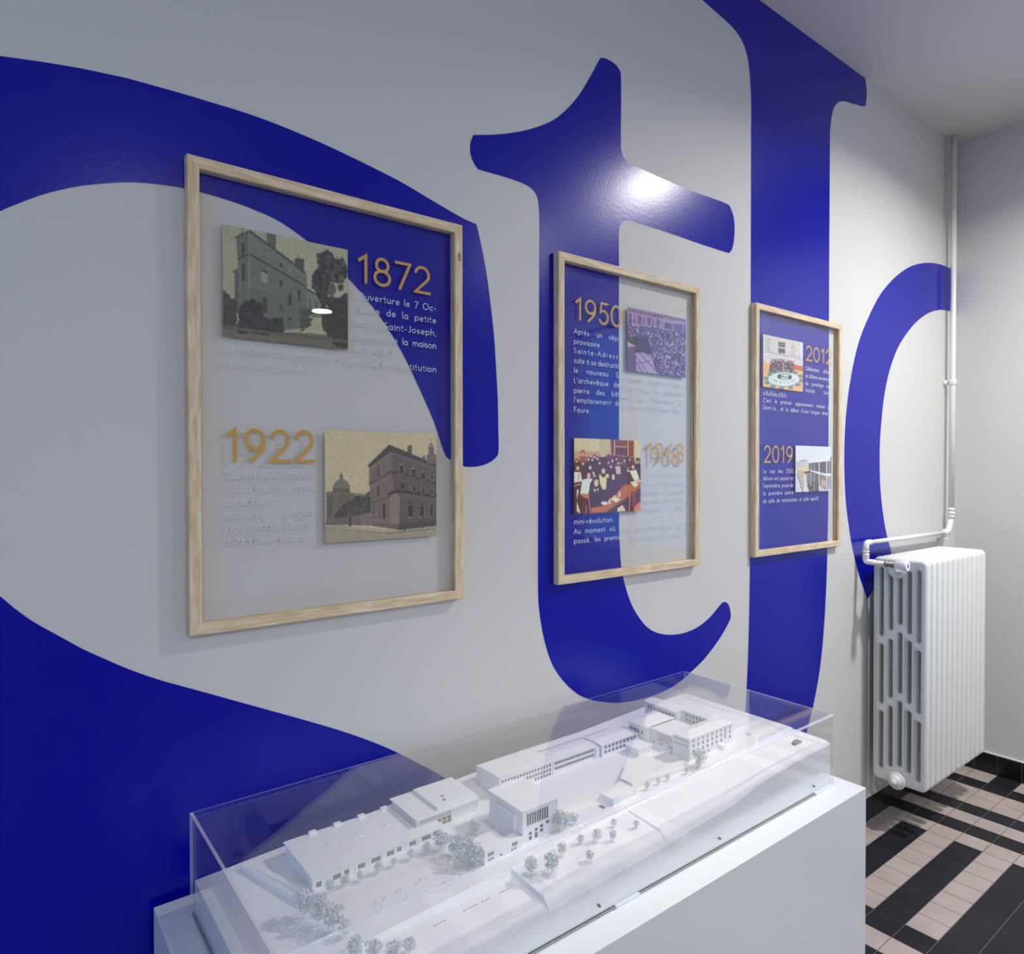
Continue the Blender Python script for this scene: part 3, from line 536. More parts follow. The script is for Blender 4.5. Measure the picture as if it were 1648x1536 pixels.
def print_class(p, x0, x1, z0, z1, y, k):
    s = Paint([(108, 95), (1285, 145), (1280, 1390), (108, 1440)], x1-x0, z1-z0, 190, (188, 171, 130), k, 9)
    s.poly([(108, 330), (530, 330), (640, 360), (640, 620), (108, 620)], (176, 132, 98)); s.poly([(520, 110), (735, 120), (735, 400), (600, 500), (520, 330)], (180, 158, 116))
    s.poly([(728, 125), (1155, 145), (1152, 440), (738, 395)], (118, 44, 20)); s.poly([(800, 265), (1035, 270), (1035, 410), (800, 390)], (92, 30, 18))
    for a, b in (((797, 125), (797, 395)), ((1047, 140), (1045, 420)), ((800, 245), (1045, 252))): s.line(a, b, 16, (196, 150, 108))
    s.poly([(108, 520), (330, 440), (640, 430), (680, 390), (1150, 440), (1285, 560), (1285, 1390), (108, 1440)], (72, 24, 22)); s.line((680, 385), (1150, 440), 14, (180, 110, 100))
    s.blobs([(650, 400), (1150, 450), (1150, 640), (650, 600)], 10, 26, 160, [(92, 40, 48), (58, 20, 24), (110, 62, 66)])
    s.poly([(1150, 430), (1285, 450), (1285, 640), (1180, 560)], (176, 152, 108)); s.ell(1235, 500, 38, 50, (52, 22, 18)); s.ell(1232, 520, 22, 28, (190, 140, 110)); s.poly([(1190, 560), (1285, 550), (1285, 700), (1220, 680)], (60, 22, 22))
    SK = (204, 164, 134); HR = (56, 20, 18)
    def head(x, y_, r, sk=SK, hair=HR): s.ell(x, y_-r*.25, r*1.15, r*1.3, hair); s.ell(x, y_+r*.1, r*.75, r*1.0, sk)
    s.poly([(200, 420), (300, 410), (330, 520), (200, 540)], (140, 74, 44)); head(252, 350, 28, (186, 130, 96))
    for x, y_, r in ((345, 470, 26), (410, 480, 24), (450, 430, 26), (500, 460, 26), (150, 500, 26), (255, 545, 28), (535, 540, 26), (760, 500, 26), (835, 470, 22), (980, 500, 24), (1075, 480, 22), (915, 540, 18), (690, 530, 22)): head(x, y_, r)
    s.ell(700, 440, 45, 35, (92, 42, 62)); s.poly([(810, 600), (900, 590), (915, 740), (830, 740)], (186, 160, 156)); head(865, 545, 26)
    head(735, 600, 28); s.poly([(680, 640), (790, 640), (820, 760), (680, 760)], (64, 20, 24))
    s.poly([(108, 690), (215, 690), (240, 860), (108, 880)], (206, 196, 172)); head(168, 620, 38); s.line((180, 700), (178, 860), 10, (84, 40, 36))
    s.poly([(400, 690), (440, 690), (470, 780), (440, 790)], SK); head(375, 615, 34)
    s.poly([(240, 830), (340, 800), (420, 815), (370, 900), (350, 1090), (205, 1080)], (214, 208, 182)); head(350, 750, 44)
    s.poly([(525, 740), (690, 730), (705, 800), (660, 820), (650, 1000), (590, 1010), (540, 900)], (206, 192, 120)); s.ell(600, 700, 54, 90, (70, 26, 20)); s.ell(600, 680, 34, 52, SK)
    s.poly([(660, 800), (830, 780), (860, 1060), (800, 1160), (640, 1100)], (70, 24, 48)); s.ell(770, 780, 48, 70, HR); s.ell(775, 790, 28, 54, (214, 176, 150)); s.poly([(850, 780), (930, 760), (940, 1040), (870, 1040)], (84, 30, 60))
    s.poly([(960, 740), (1060, 700), (1150, 860), (1090, 960), (960, 940)], (76, 26, 26)); s.ell(1045, 640, 40, 50, HR); s.ell(1045, 660, 28, 40, SK); s.rect(1010, 645, 1075, 660, (60, 30, 28))
    s.poly([(1070, 680), (1200, 660), (1255, 820), (1180, 880), (1130, 800)], (212, 200, 172)); head(1140, 610, 38)
    s.poly([(370, 960), (470, 960), (560, 1000), (640, 1200), (600, 1300), (370, 1310), (340, 1100)], (66, 18, 22)); s.ell(470, 890, 62, 90, (66, 22, 18)); s.ell(478, 890, 38, 66, (214, 172, 142)); s.poly([(425, 980), (450, 1060), (480, 1000), (515, 1040), (520, 980), (470, 1010)], (220, 210, 188))
    s.poly([(960, 940), (1285, 870), (1285, 985), (640, 1410), (390, 1420), (390, 1330), (640, 1290)], (166, 88, 26)); s.poly([(390, 1330), (620, 1290), (660, 1330), (560, 1415), (390, 1415)], (176, 92, 24)); s.line((1285, 975), (640, 1405), 24, (140, 64, 18))
    s.poly([(705, 1165), (780, 1150), (915, 1170), (830, 1240)], (224, 204, 160)); s.ell(800, 1140, 38, 30, SK); s.poly([(870, 1050), (900, 1040), (912, 1130), (870, 1150)], SK); s.ell(620, 1250, 60, 34, (216, 186, 158)); s.poly([(690, 1180), (730, 1190), (730, 1270), (690, 1260)], (214, 182, 154))
    s.poly([(1085, 880), (1150, 870), (1245, 920), (1170, 975)], (222, 206, 176)); s.poly([(1130, 870), (1285, 830), (1285, 870), (1200, 900)], (206, 170, 130))
    s.poly([(190, 1100), (340, 1110), (380, 1420), (220, 1430)], (78, 18, 16)); s.poly([(200, 1090), (360, 1100), (350, 1160), (300, 1160)], (176, 112, 70)); s.line((350, 1150), (375, 1410), 14, (180, 104, 58)); s.line((310, 1290), (300, 1430), 12, (200, 130, 90)); s.poly([(150, 1010), (185, 1000), (150, 1200), (215, 1430), (150, 1380)], (220, 206, 172)); s.line((108, 940), (205, 905), 12, (220, 190, 160))
    s.poly([(850, 1340), (940, 1280), (1000, 1390), (850, 1405)], (214, 180, 150)); s.poly([(1090, 1060), (1190, 1040), (1210, 1300), (1130, 1330)], (110, 50, 62)); s.line((1075, 1040), (1065, 1395), 24, (170, 96, 84)); s.poly([(1150, 1340), (1285, 1200), (1285, 1390), (1160, 1395)], (190, 110, 80)); s.poly([(1210, 1000), (1285, 990), (1285, 1250), (1220, 1200)], (96, 34, 30))
    s.grain(4); return s.mesh('photo_print', p, x0, x1, z0, z1, y)
def print_gym(p, x0, x1, z0, z1, y, k):
    s = Paint([(98, 85), (993, 280), (993, 1390), (98, 1265)], x1-x0, z1-z0, 180, (202, 197, 196), k, 11)
    s.poly([(98, 85), (993, 280), (993, 360), (98, 150)], (206, 198, 186)); s.poly([(700, 230), (993, 290), (993, 640), (700, 560)], (206, 200, 190)); s.rect(905, 260, 993, 650, (206, 214, 220), .2)
    s.poly([(98, 500), (993, 660), (993, 800), (98, 720)], (206, 198, 202)); s.line((130, 475), (993, 655), 9, (92, 90, 100)); s.line((150, 440), (993, 615), 4, (150, 146, 150)); s.line((160, 100), (160, 470), 5, (140, 136, 138)); s.line((912, 270), (912, 620), 5, (120, 124, 128))
    for i in range(11): s.line((180, 190+i*24), (270-(i % 3)*20, 212+i*24), 7, (138, 132, 132) if i % 4 else (112, 106, 108))
    for i in range(12): s.line((715, 300+i*22), (835-(i % 3)*20, 326+i*22), 6, (146, 136, 142) if i > 4 else (112, 104, 116))
    for y0_ in (248, 390):
        s.poly([(432, y0_), (575, y0_+28), (575, y0_+140), (432, y0_+115)], (44, 44, 52))
        for i in range(5): s.line((452+(i % 2)*10, y0_+18+i*20), (556-(i % 2)*16, y0_+38+i*20), 7, (170, 168, 168))
    s.poly([(98, 720), (300, 740), (790, 800), (993, 900), (993, 1390), (98, 1265)], (226, 178, 122)); s.poly([(785, 775), (993, 815), (993, 915), (785, 880)], (190, 88, 42)); s.poly([(98, 640), (240, 640), (260, 900), (98, 1000)], (224, 168, 112)); s.poly([(110, 520), (220, 560), (250, 730), (130, 720)], (206, 200, 206))
    A = [(215, 940), (285, 730), (420, 690), (780, 740), (785, 1000), (600, 980)]
    s.poly(A, (74, 48, 58)); s.blobs([(215, 940), (265, 660), (420, 640), (780, 700), (785, 1000)], 8, 20, 420, [(60, 36, 48), (92, 58, 70), (186, 140, 134), (46, 32, 44), (150, 136, 170), (120, 40, 60)])
    s.line((545, 740), (545, 960), 16, (196, 180, 200)); s.line((575, 900), (575, 960), 10, (196, 180, 200))
    for k_ in range(12):
        a = 2*PI*k_/12+.15; s.ell(560+400*math.cos(a), 1105+190*math.sin(a), 62, 42, (104, 136, 128))
    s.ell(560, 1110, 350, 160, (150, 172, 166)); s.ell(560, 1095, 345, 150, (206, 219, 218)); s.ell(570, 1045, 165, 72, (70, 96, 94)); s.ell(570, 1048, 140, 60, (206, 219, 218)); s.ell(455, 1035, 48, 42, (40, 66, 66)); s.ell(685, 1062, 46, 42, (40, 66, 66))
    for a, b in (((520, 1080), (530, 1020)), ((530, 1020), (600, 1085)), ((600, 1085), (612, 1030))): s.line(a, b, 16, (40, 66, 66))
    for k_ in range(7):
        a = math.radians(158-k_*23); cx, cy = 565+245*math.cos(a), 1085+95*math.sin(a); s.line((cx-14, cy-16), (cx-6, cy+16), 10, (96, 108, 104)); s.line((cx-14, cy-16), (cx+16, cy-8), 9, (96, 108, 104)); s.line((cx-4, cy+2), (cx+12, cy+6), 8, (96, 108, 104))
    s.grain(4); return s.mesh('photo_print', p, x0, x1, z0, z1, y)
def print_annex(p, x0, x1, z0, z1, y, k):
    s = Paint([(105, 100), (1085, 160), (1085, 1365), (105, 1385)], x1-x0, z1-z0, 180, (220, 225, 236), k, 13)
    s.poly([(105, 560), (460, 540), (460, 800), (105, 780)], (206, 198, 196)); s.blobs([(115, 520), (440, 500), (440, 700), (115, 700)], 8, 22, 120, [(196, 186, 184), (214, 208, 206), (176, 190, 184)]); s.poly([(200, 520), (350, 490), (350, 540), (230, 545)], (130, 158, 146))
    s.poly([(150, 720), (430, 680), (470, 800), (300, 860)], (220, 204, 158)); s.poly([(430, 570), (910, 420), (1085, 280), (1085, 440), (1040, 560), (460, 590)], (232, 234, 240))
    s.poly([(460, 585), (1085, 545), (1085, 1380), (460, 1380)], (104, 102, 104)); s.poly([(460, 585), (940, 552), (940, 860), (460, 770)], (92, 92, 104)); s.poly([(1060, 430), (1085, 430), (1085, 790), (1060, 800)], (110, 112, 124))
    s.poly([(470, 770), (750, 850), (940, 890), (1085, 880), (1085, 965), (940, 970), (740, 905), (500, 810)], (226, 230, 240))
    s.poly([(780, 900), (940, 960), (940, 1300), (780, 1230)], (150, 134, 126)); s.poly([(800, 1050), (930, 1090), (920, 1270), (790, 1210)], (196, 176, 156)); s.poly([(620, 1100), (740, 1190), (740, 1380), (480, 1380), (400, 1200)], (84, 76, 66)); s.blobs([(480, 1200), (740, 1180), (740, 1380), (500, 1380)], 8, 20, 90, [(70, 62, 58), (108, 98, 86), (140, 132, 124)])
    s.poly([(150, 740), (330, 830), (330, 1380), (270, 1380), (160, 960)], (196, 176, 160))
    for i in range(8): s.line((165+i*20, 770+i*10), (180+i*22, 1000+i*55), 7, (164, 138, 120) if i % 2 else (222, 206, 190))
    s.poly([(105, 800), (145, 860), (290, 1385), (105, 1385)], (206, 210, 226)); s.line((145, 870), (290, 1385), 16, (92, 92, 108)); s.poly([(325, 830), (510, 800), (510, 850), (345, 880)], (92, 82, 66)); s.poly([(345, 880), (520, 860), (520, 1200), (410, 1160)], (130, 124, 110)); s.poly([(420, 900), (500, 890), (500, 1110), (420, 1120)], (116, 130, 132)); s.poly([(360, 890), (400, 885), (410, 1170), (360, 1150)], (200, 204, 214))
    s.poly([(330, 1120), (380, 1200), (470, 1380), (330, 1380)], (214, 218, 228)); s.poly([(740, 1190), (920, 1330), (1085, 1280), (1085, 1365), (740, 1380)], (198, 202, 214)); s.poly([(980, 960), (1085, 960), (1085, 1290), (980, 1320)], (150, 154, 160))
    for xx, w in ((518, 13), (605, 13), (742, 18), (957, 32), (1035, 12)): s.line((xx, 560), (xx, 1330 if xx != 518 else 1200), w, (226, 229, 238))
    s.line((460, 585), (1050, 545), 8, (232, 234, 240)); s.grain(3)
    return s.mesh('photo_print', p, x0, x1, z0, z1, y)
# ------------------------------------------------------------------ framed glass panels
FW, FH, FT, RW, ZT = 0.5774, 0.85, 0.0198, 0.0205, 2.0019
YB = -0.0012; YG = -0.0112                          # back of the frame, plane of the glass
def rail(a, b, inw, m, parent, label=None):
    """mitred rail from outer corner a to b; inw points into the panel. Grooved on the inside for the glass"""
    d = (Vector(b)-Vector(a)).normalized(); n = Vector(inw); c = 0.0012
    prof = [(0, 0), (0, FT-c), (c, FT), (RW-c, FT), (RW, FT-c), (RW, 0.0122), (RW-0.004, 0.0122), (RW-0.004, 0.0076), (RW, 0.0076), (RW, 0)]
    bm = nb(); r0 = []; r1 = []
    for w, t in prof:
        p = Vector(a)+(d+n)*w; q = Vector(b)+(n-d)*w
        r0.append(bm.verts.new((p.x, YB-t, p.y))); r1.append(bm.verts.new((q.x, YB-t, q.y)))
    k = len(prof)
    for i in range(k): bm.faces.new((r0[i], r0[(i+1) % k], r1[(i+1) % k], r1[i]))
    bm.faces.new(r0); bm.faces.new(r1)
    return obj('frame_rail', bm, m, parent)
def panel(x, label):
    t = thing('framed_panel', (x+FW/2, 0, ZT-FH), label, 'picture frame', 'framed history panels')
    a, b, c, d = (x, ZT), (x+FW, ZT), (x+FW, ZT-FH), (x, ZT-FH)
    rail(a, b, (0, -1), M_WOODH, t); rail(d, c, (0, 1), M_WOODH, t); rail(a, d, (1, 0), M_WOODV, t); rr_ = rail(b, c, (-1, 0), M_WOODV, t)
    if x < 0.5:
        kn = nb(); kn.faces.new([kn.verts.new((x+FW-.0095+.0040*math.cos(k*PI/9), YB-FT-.0001, ZT-.073+.0105*math.sin(k*PI/9))) for k in range(18)])
        obj('wood_knot', kn, mat('wood_knot', (166, 112, 66), .5, var=(160, (146, 92, 52), (184, 128, 78))), rr_, label='orange brown knot')
    e = RW-0.003
    obj('glass_pane', box(nb(), (x+e, YG, ZT-FH+e), (x+FW-e, YG+.002, ZT-e)), M_GLASS, t)
    return t
def text_part(t, x, name, lines, label):
    """one printed paragraph; lines: (text, u0, u1, v, justified)"""
    bm = nb()
    for tx, u0, u1, v, j in lines: put_line(bm, tx, x+u0, x+u1, ZT+v, 0.0132, YG+0.0024, j)
    obj(name, bm, M_WHITE, t, label=label, bev=-1)
def year_part(t, x, tx, u0, u1, v0, v1):
    bm = nb(); year(bm, tx, x+u0+0.004, x+u1-0.004, ZT+v0+0.0035, ZT+v1-0.0035, YG+0.0024); obj('year_number', bm, M_GOLD, t, label='ochre year number '+tx, bev=-1)
YP = YG+0.0027
def pr(fn, t, x, u0, u1, v0, v1, k, lb):
    o = fn(t, x+u0, x+u1, ZT+v0, ZT+v1, YP, k); o['label'] = lb
x = 0.2768; t = panel(x, 'framed glass panel reading 1872 and 1922, largest in view, over the blue letter S')
pr(print_mansion, t, x, .0620, .3045, -.310, -.106, 2.3, 'greenish old photograph of a mansion with trees'); pr(print_college, t, x, .2543, .5140, -.703, -.475, 2.3, 'sepia photograph of a corner school building and a domed church')
year_part(t, x, '1872', .3227, .5046, -.169, -.1071); year_part(t, x, '1922', .0601, .2365, -.542, -.4769)
text_part(t, x, 'caption_text', [('Ouverture le 7 Oc-', .3247, .5143, -.2015, True), ('tobre de la petite', .3247, .5143, -.2285, True), ('école Saint-Joseph,', .3247, .5143, -.2566, True), ('annexe de la maison', .3247, .5143, -.285, True), ("d'Yvetot.", .3247, .5143, -.3112, False)], 'white caption lines beside the mansion photograph')
text_part(t, x, 'caption_text', [('La même année naît une autre institution', .0612, .5145, -.3375, True), ('havraise , le H.A.C !', .0612, .5145, -.3651, False)], 'two white caption lines below the mansion photograph')
text_part(t, x, 'caption_text', [('Plus de 500 élèves !', .0607, .2359, -.5702, True), ('Il faut à nouveau', .0607, .2359, -.595, True), ('construire.', .0607, .2359, -.6196, False), ("Monsieur l'Abbé", .0607, .2359, -.644, True), ('Vignal crée à Graville', .0607, .2359, -.6679, True), ('le Petit Saint-Joseph.', .0607, .2359, -.6929, True)], 'white caption lines under the year 1922')
x = 1.1452; t = panel(x, 'framed glass panel reading 1950 and 1968, hung on the stem of the blue letter t')
pr(print_crowd, t, x, .2665, .5228, -.278, -.1015, 1.6, 'violet photograph of a crowd in a school yard'); pr(print_class, t, x, .0644, .3216, -.673, -.473, 1.6, 'reddish photograph of a full classroom')
year_part(t, x, '1950', .0637, .2488, -.1646, -.1032); year_part(t, x, '1968', .3446, .5189, -.5381, -.477)
text_part(t, x, 'caption_text', [('Après un séjour', .0637, .2498, -.2001, True), ('provisoire à', .0637, .2498, -.2262, True), ('Sainte-Adresse,', .0637, .2498, -.2505, True), ('suite à sa destruction,', .0637, .2498, -.2759, True)], 'white caption lines directly under the year 1950')
text_part(t, x, 'caption_text', [('le nouveau Saint-Joseph prend corps.', .0637, .5182, -.3018, True), ("L'archevêque de Rouen pose la première", .0637, .5182, -.3279, True), ("pierre des bâtiments qui s'élèveront à", .0637, .5182, -.354, True), ("l'emplacement de la villa du Président Félix", .0637, .5182, -.379, True), ('Faure.', .0637, .5182, -.405, False)], 'white full width caption lines below the crowd photograph')
text_part(t, x, 'caption_text', [("L'Institution", .3376, .5221, -.5704, True), ('Saint-Joseph', .3376, .5221, -.5954, True), ('pourtant réputée', .3376, .5221, -.6205, True), ('pour son calme va', .3376, .5221, -.6442, True), ('connaître une', .3376, .5221, -.6695, True)], 'white caption lines under the year 1968')
text_part(t, x, 'caption_text', [('mini-révolution.', .0637, .5225, -.6985, False), ('Au moment où le cap des 1000 élèves est', .0637, .5225, -.7238, True), ('passé, les premières Filles arrivent au lycée.', .0637, .5225, -.7489, True)], 'white caption lines below the classroom photograph')
x = 2.0195; t = panel(x, 'framed glass panel reading 2012 and 2019, closest to the radiator, on the blue letter J')
pr(print_gym, t, x, .0610, .3160, -.2747, -.0965, 1.08, 'colour photograph of a group in a sports hall behind a round floor emblem'); pr(print_annex, t, x, .2686, .5220, -.6375, -.470, 1.08, 'colour photograph of a glazed school building')
year_part(t, x, '2012', .3314, .5272, -.1599, -.102); year_part(t, x, '2019', .0635, .2537, -.5337, -.4718)
text_part(t, x, 'caption_text', [('Célébration officielle', .3327, .5255, -.1942, True), ('du 30ème anniversaire', .3327, .5255, -.2208, True), ('du jumelage avec', .3327, .5255, -.2474, True), ('Nichols School', .3327, .5255, -.2733, True)], 'white caption lines under the year 2012')
text_part(t, x, 'caption_text', [('à Buffalo (USA).', .0628, .5263, -.302, False), ("C'est le premier appariement réalisé par", .0628, .5263, -.326, True), ("Saint-Jo... et le début d'une longue série.", .0628, .4990, -.3502, True)], 'white caption lines below the sports hall photograph')
text_part(t, x, 'caption_text', [('Le cap des 2300', .0643, .2542, -.5677, True), ('élèves est passé en', .0643, .2542, -.5926, True), ('Septembre, pose de', .0643, .2542, -.6177, True), ('la première pierre', .0643, .2542, -.6436, True), ('du pôle de restauration et pôle sportif.', .0643, .430, -.67, True)], 'white caption lines under the year 2019')
# ------------------------------------------------------------------ radiator
RX0, RX1, RYB, RYF, RZ0, RZ1 = 2.8255, 3.4411, -0.036, -0.2375, 0.199, 1.095
rad = thing('radiator', ((RX0+RX1)/2, RYB, RZ0), 'white cast iron column radiator hung on the wall by the corner', 'radiator')
SLOTS = [(-.0660, [(.780, 1.049), (.507, .739), (.248, .469)]), (-.1015, [(.809, 1.042), (.539, .765), (.264, .498)]), (-.1365, [(.838, 1.032), (.566, .797), (.276, .526)]),
         (-.1705, [(.808, 1.043), (.535, .771), (.263, .496)]), (-.2045, [(.778, 1.051), (.505, .739), (.239, .465)])]
def rrect(cx, cy, w, h, r, n=5):
    out = []
    for sx, sy, a0 in ((1, -1, -90), (1, 1, 0), (-1, 1, 90), (-1, -1, 180)):
        for k in range(n+1):
            a = math.radians(a0+90*k/n); out.append((cx+sx*(w/2-r)+r*math.cos(a), cy+sy*(h/2-r)+r*math.sin(a)))
    return out
def section_mesh():
    cu = bpy.data.curves.new('section', 'CURVE'); cu.dimensions = '2D'; cu.fill_mode = 'BOTH'; cu.extrude = 0.0090; cu.bevel_depth = 0.0120; cu.bevel_resolution = 5; cu.offset = -0.0120
    loops = [rrect((RYB+RYF)/2, (RZ0+RZ1)/2, RYB-RYF, RZ1-RZ0, 0.022, 6)]
    for yc, rows in SLOTS:
        for z0, z1 in rows: loops.append(rrect(yc, (z0+z1)/2, 0.0165, z1-z0+0.008, 0.0080, 4))
    for lp in loops:
        sp = cu.splines.new('POLY'); sp.points.add(len(lp)-1); sp.use_cyclic_u = True
        for p, (a, b) in zip(sp.points, lp): p.co = (a, b, 0, 1)
    o = bpy.data.objects.new('section', cu); C.objects.link(o)
    dg = bpy.context.evaluated_depsgraph_get(); dg.update(); me = bpy.data.meshes.new_from_object(o.evaluated_get(dg)); bpy.data.objects.remove(o); bpy.data.curves.remove(cu)
    # curve plane (u, v, thickness) -> world (thickness along x, u along y, v along z)
    for v in me.vertices:
        u, w, t = v.co; v.co = (t, u-RYB, w-RZ0)
    me.materials.clear(); me.materials.append(M_RAD); me.name = 'radiator_section'
    for p in me.polygons: p.use_smooth = abs(p.normal.x) < 0.98
    return me
sm = section_mesh(); PT = (RX1-RX0)/12
for k in range(12):
    o = bpy.data.objects.new('section', sm); C.objects.link(o); o.parent = rad; o.location = (RX0+0.022+PT*k*(RX1-RX0-0.044)/(PT*11)-(RX0+RX1)/2, 0, 0)
def disc_stack(bm, cx, cy, cz, steps, n=28):
    """turned fitting along -x: steps of (offset, radius)"""
    tube(bm, [(cx-a, cy, cz) for a, r in steps], [r for a, r in steps], n)
    return bm
for zc in (0.217, 1.050): obj('nipple_tube', tube(nb(), [(RX0+0.02, -0.1305, zc), (RX1-0.02, -0.1305, zc)], 0.026, 20), M_RAD, rad)
obj('end_plug', disc_stack(nb(), RX0+0.004, -0.1305, 0.217, [(0, .034), (.010, .034), (.0135, .031), (.0136, .023), (.024, .0225), (.0265, .020), (.0266, .012), (.033, .012), (.034, .0)]), M_RAD, rad)
obj('inlet_bush', disc_stack(nb(), RX0+0.004, -0.1305, 1.050, [(0, .034), (.010, .034), (.0135, .031), (.0136, .021), (.024, .0205), (.0241, .014), (.05, .014)]), M_RAD, rad)
for xx in (2.93, 3.33):
    for zz in (0.93, 0.26): obj('wall_bracket', box(nb(), (xx-0.012, RYB+0.004, zz), (xx+0.012, -0.0002, zz+.03)), M_RAD, rad)
VX, VZ = 2.7640, 1.0775
va = obj('valve_body', tube(tube(nb(), [(VX, -.112, VZ), (VX, -.118, VZ), (VX, -.1181, VZ), (VX, -.150, VZ)], [.013, .013, .0105, .0105], 20), bend([(VX, -.1305, VZ), (VX+.03, -.1305, VZ-.010), (RX0-.03, -.1305, 1.052)], .01), .0105, 16), M_NICKEL, rad, label='grey metal valve body')
vh = obj('valve_head', tube(nb(), [(VX, -.146, VZ), (VX, -.148, VZ), (VX, -.1485, VZ), (VX, -.184, VZ), (VX, -.192, VZ), (VX, -.194, VZ)], [.010, .0145, .0155, .0205, .0215, .0195], 28), M_VALVE, rad, label='white thermostatic valve head')
obj('cap', tube(nb(), [(VX, -.1935, VZ), (VX, -.1945, VZ)], [.008, .007], 20), mat('valve_mark', (120, 122, 128), 0.4), vh)
# ------------------------------------------------------------------ heating pipe
PY = -0.036
hp = thing('heating_pipe', (3.632, PY, 1.15), 'white painted heating pipe running down the wall corner to the radiator', 'pipe')
obj('riser_pipe', tube(nb(), [(3.632, PY, ZC-0.001), (3.628, PY, 1.9), (3.620, PY, 1.245)], 0.0122, 18), M_PIPE, hp)
obj('elbow', tube(nb(), bend([(3.620, PY, 1.235), (3.618, PY, 1.205), (3.585, PY, 1.155), (3.557, PY, 1.1492)], .03), [0.0125]*18, 18), M_PIPE, hp)
obj('coupling', tube(nb(), [(3.6205, PY, 1.262), (3.6205, PY, 1.258), (3.6205, PY, 1.251), (3.6205, PY, 1.249), (3.620, PY, 1.243), (3.620, PY, 1.240), (3.620, PY, 1.233), (3.620, PY, 1.231), (3.619, PY, 1.224), (3.619, PY, 1.212)],
    [.013, .0165, .0165, .0135, .0135, .0165, .0165, .0135, .0160, .0150], 20), M_PIPE, hp)
bm = nb(); tube(bm, [(3.6275, PY, 1.873), (3.6275, PY, 1.870), (3.6275, PY, 1.848), (3.6275, PY, 1.845)], [.0135, .0165, .0165, .0135], 20); tube(bm, [(3.6275, PY+.01, 1.859), (3.6275, -0.012, 1.859), (3.6275, -0.0118, 1.859), (3.6275, -0.0003, 1.859)], [.006, .006, .013, .013], 14)
obj('pipe_clamp', bm, M_PIPE, hp)
obj('branch_pipe', tube(nb(), [(3.56, PY, 1.1492), (2.795, PY, 1.1530)], 0.0086, 16), M_PIPE, hp)
bm = nb(); tube(bm, [(3.590, PY, 1.158), (3.585, PY, 1.153), (3.535, PY, 1.1493), (3.530, PY, 1.1493)], [.010, .0145, .0145, .009], 18); tube(bm, [(3.552, PY, 1.145), (3.552, PY, 1.122)], [.009, .009], 14); obj('tee_fitting', bm, M_PIPE, hp)
obj('bleed_screw', tube(nb(), [(3.552, PY, 1.1225), (3.552, PY, 1.116)], [.012, .012], 6), M_PIPE, hp)
obj('elbow', tube(nb(), bend([(2.803, PY, 1.1530), (2.765, PY, 1.1530), (2.7645, PY, 1.118)], .024), 0.0115, 16), M_PIPE, hp)
obj('union', tube(nb(), [(2.7645, PY, 1.122), (2.7645, PY, 1.120), (2.7645, PY, 1.116), (2.7645, PY, 1.1155), (2.7645, PY, 1.109), (2.7645, PY, 1.1085), (2.7645, PY, 1.101), (2.7645, PY, 1.1005), (2.7645, PY, 1.096), (2.7645, PY, 1.094)],
    [.010, .0135, .0135, .0105, .0105, .013, .013, .0105, .0135, .0135], 18), M_PIPE, hp)
obj('elbow', tube(nb(), bend([(2.7645, PY, 1.098), (2.7642, PY, 1.0785), (VX, PY-.034, VZ+.0005)], .02), 0.0112, 16), M_PIPE, hp)
obj('feed_pipe', tube(nb(), [(VX, PY-.028, VZ+.0005), (VX, PY-.031, VZ+.0005), (VX, PY-.0315, VZ+.0005), (VX, -.1115, VZ)], [.0115, .0115, .0088, .0088], 16), M_PIPE, hp)
# ------------------------------------------------------------------ display plinth and acrylic case
PX0, PX1, PY0, PY1, PZ = 0.2173, 1.6386, -0.5595, -0.016, 0.692
props(obj('display_plinth', box(nb(), (PX0, PY0, 0.0), (PX1, PY1, PZ)), M_PLINTH, bev=0.0016), 'long white lacquered plinth carrying the campus model under its clear cover', 'plinth')
CX0, CX1, CY0, CY1, CZ1 = 0.2642, 1.5913, -0.507, -0.0695, 0.8625
th = 0.005; cz0 = PZ+0.0035
case = thing('acrylic_case', ((CX0+CX1)/2, (CY0+CY1)/2, PZ), 'clear acrylic display cover with rounded edges standing on the white plinth', 'display case')
def sheet(name, a, b, edges, bev=0.0):
    """acrylic sheet whose cut edges are frosted"""
    bm = box(nb(), a, b); bm.normal_update()
    for f in bm.faces:
        n = f.normal; ax = max(range(3), key=lambda i: abs(n[i])); f.material_index = 1 if (ax, n[ax] > 0) in edges else 0
    return obj(name, bm, [M_ACR, M_ACRE], case)
sheet('top_panel', (CX0+th, CY0+.004, CZ1-th), (CX1-.004, CY1, CZ1), set())
sheet('side_panel', (CX0, CY0, cz0), (CX0+th, CY1, CZ1), {(2, True), (2, False), (1, True)})
sheet('side_panel', (CX1-th, CY0+.004, cz0), (CX1, CY1, CZ1-.004), {(2, False), (1, True)})
sheet('back_panel', (CX0+th, CY1-.0045, cz0), (CX1-th, CY1-.0005, CZ1-th-.0005), {(2, False)})
sheet('front_panel', (CX0+th, CY0, cz0), (CX1-.004, CY0+th, CZ1-.004), {(2, False)})
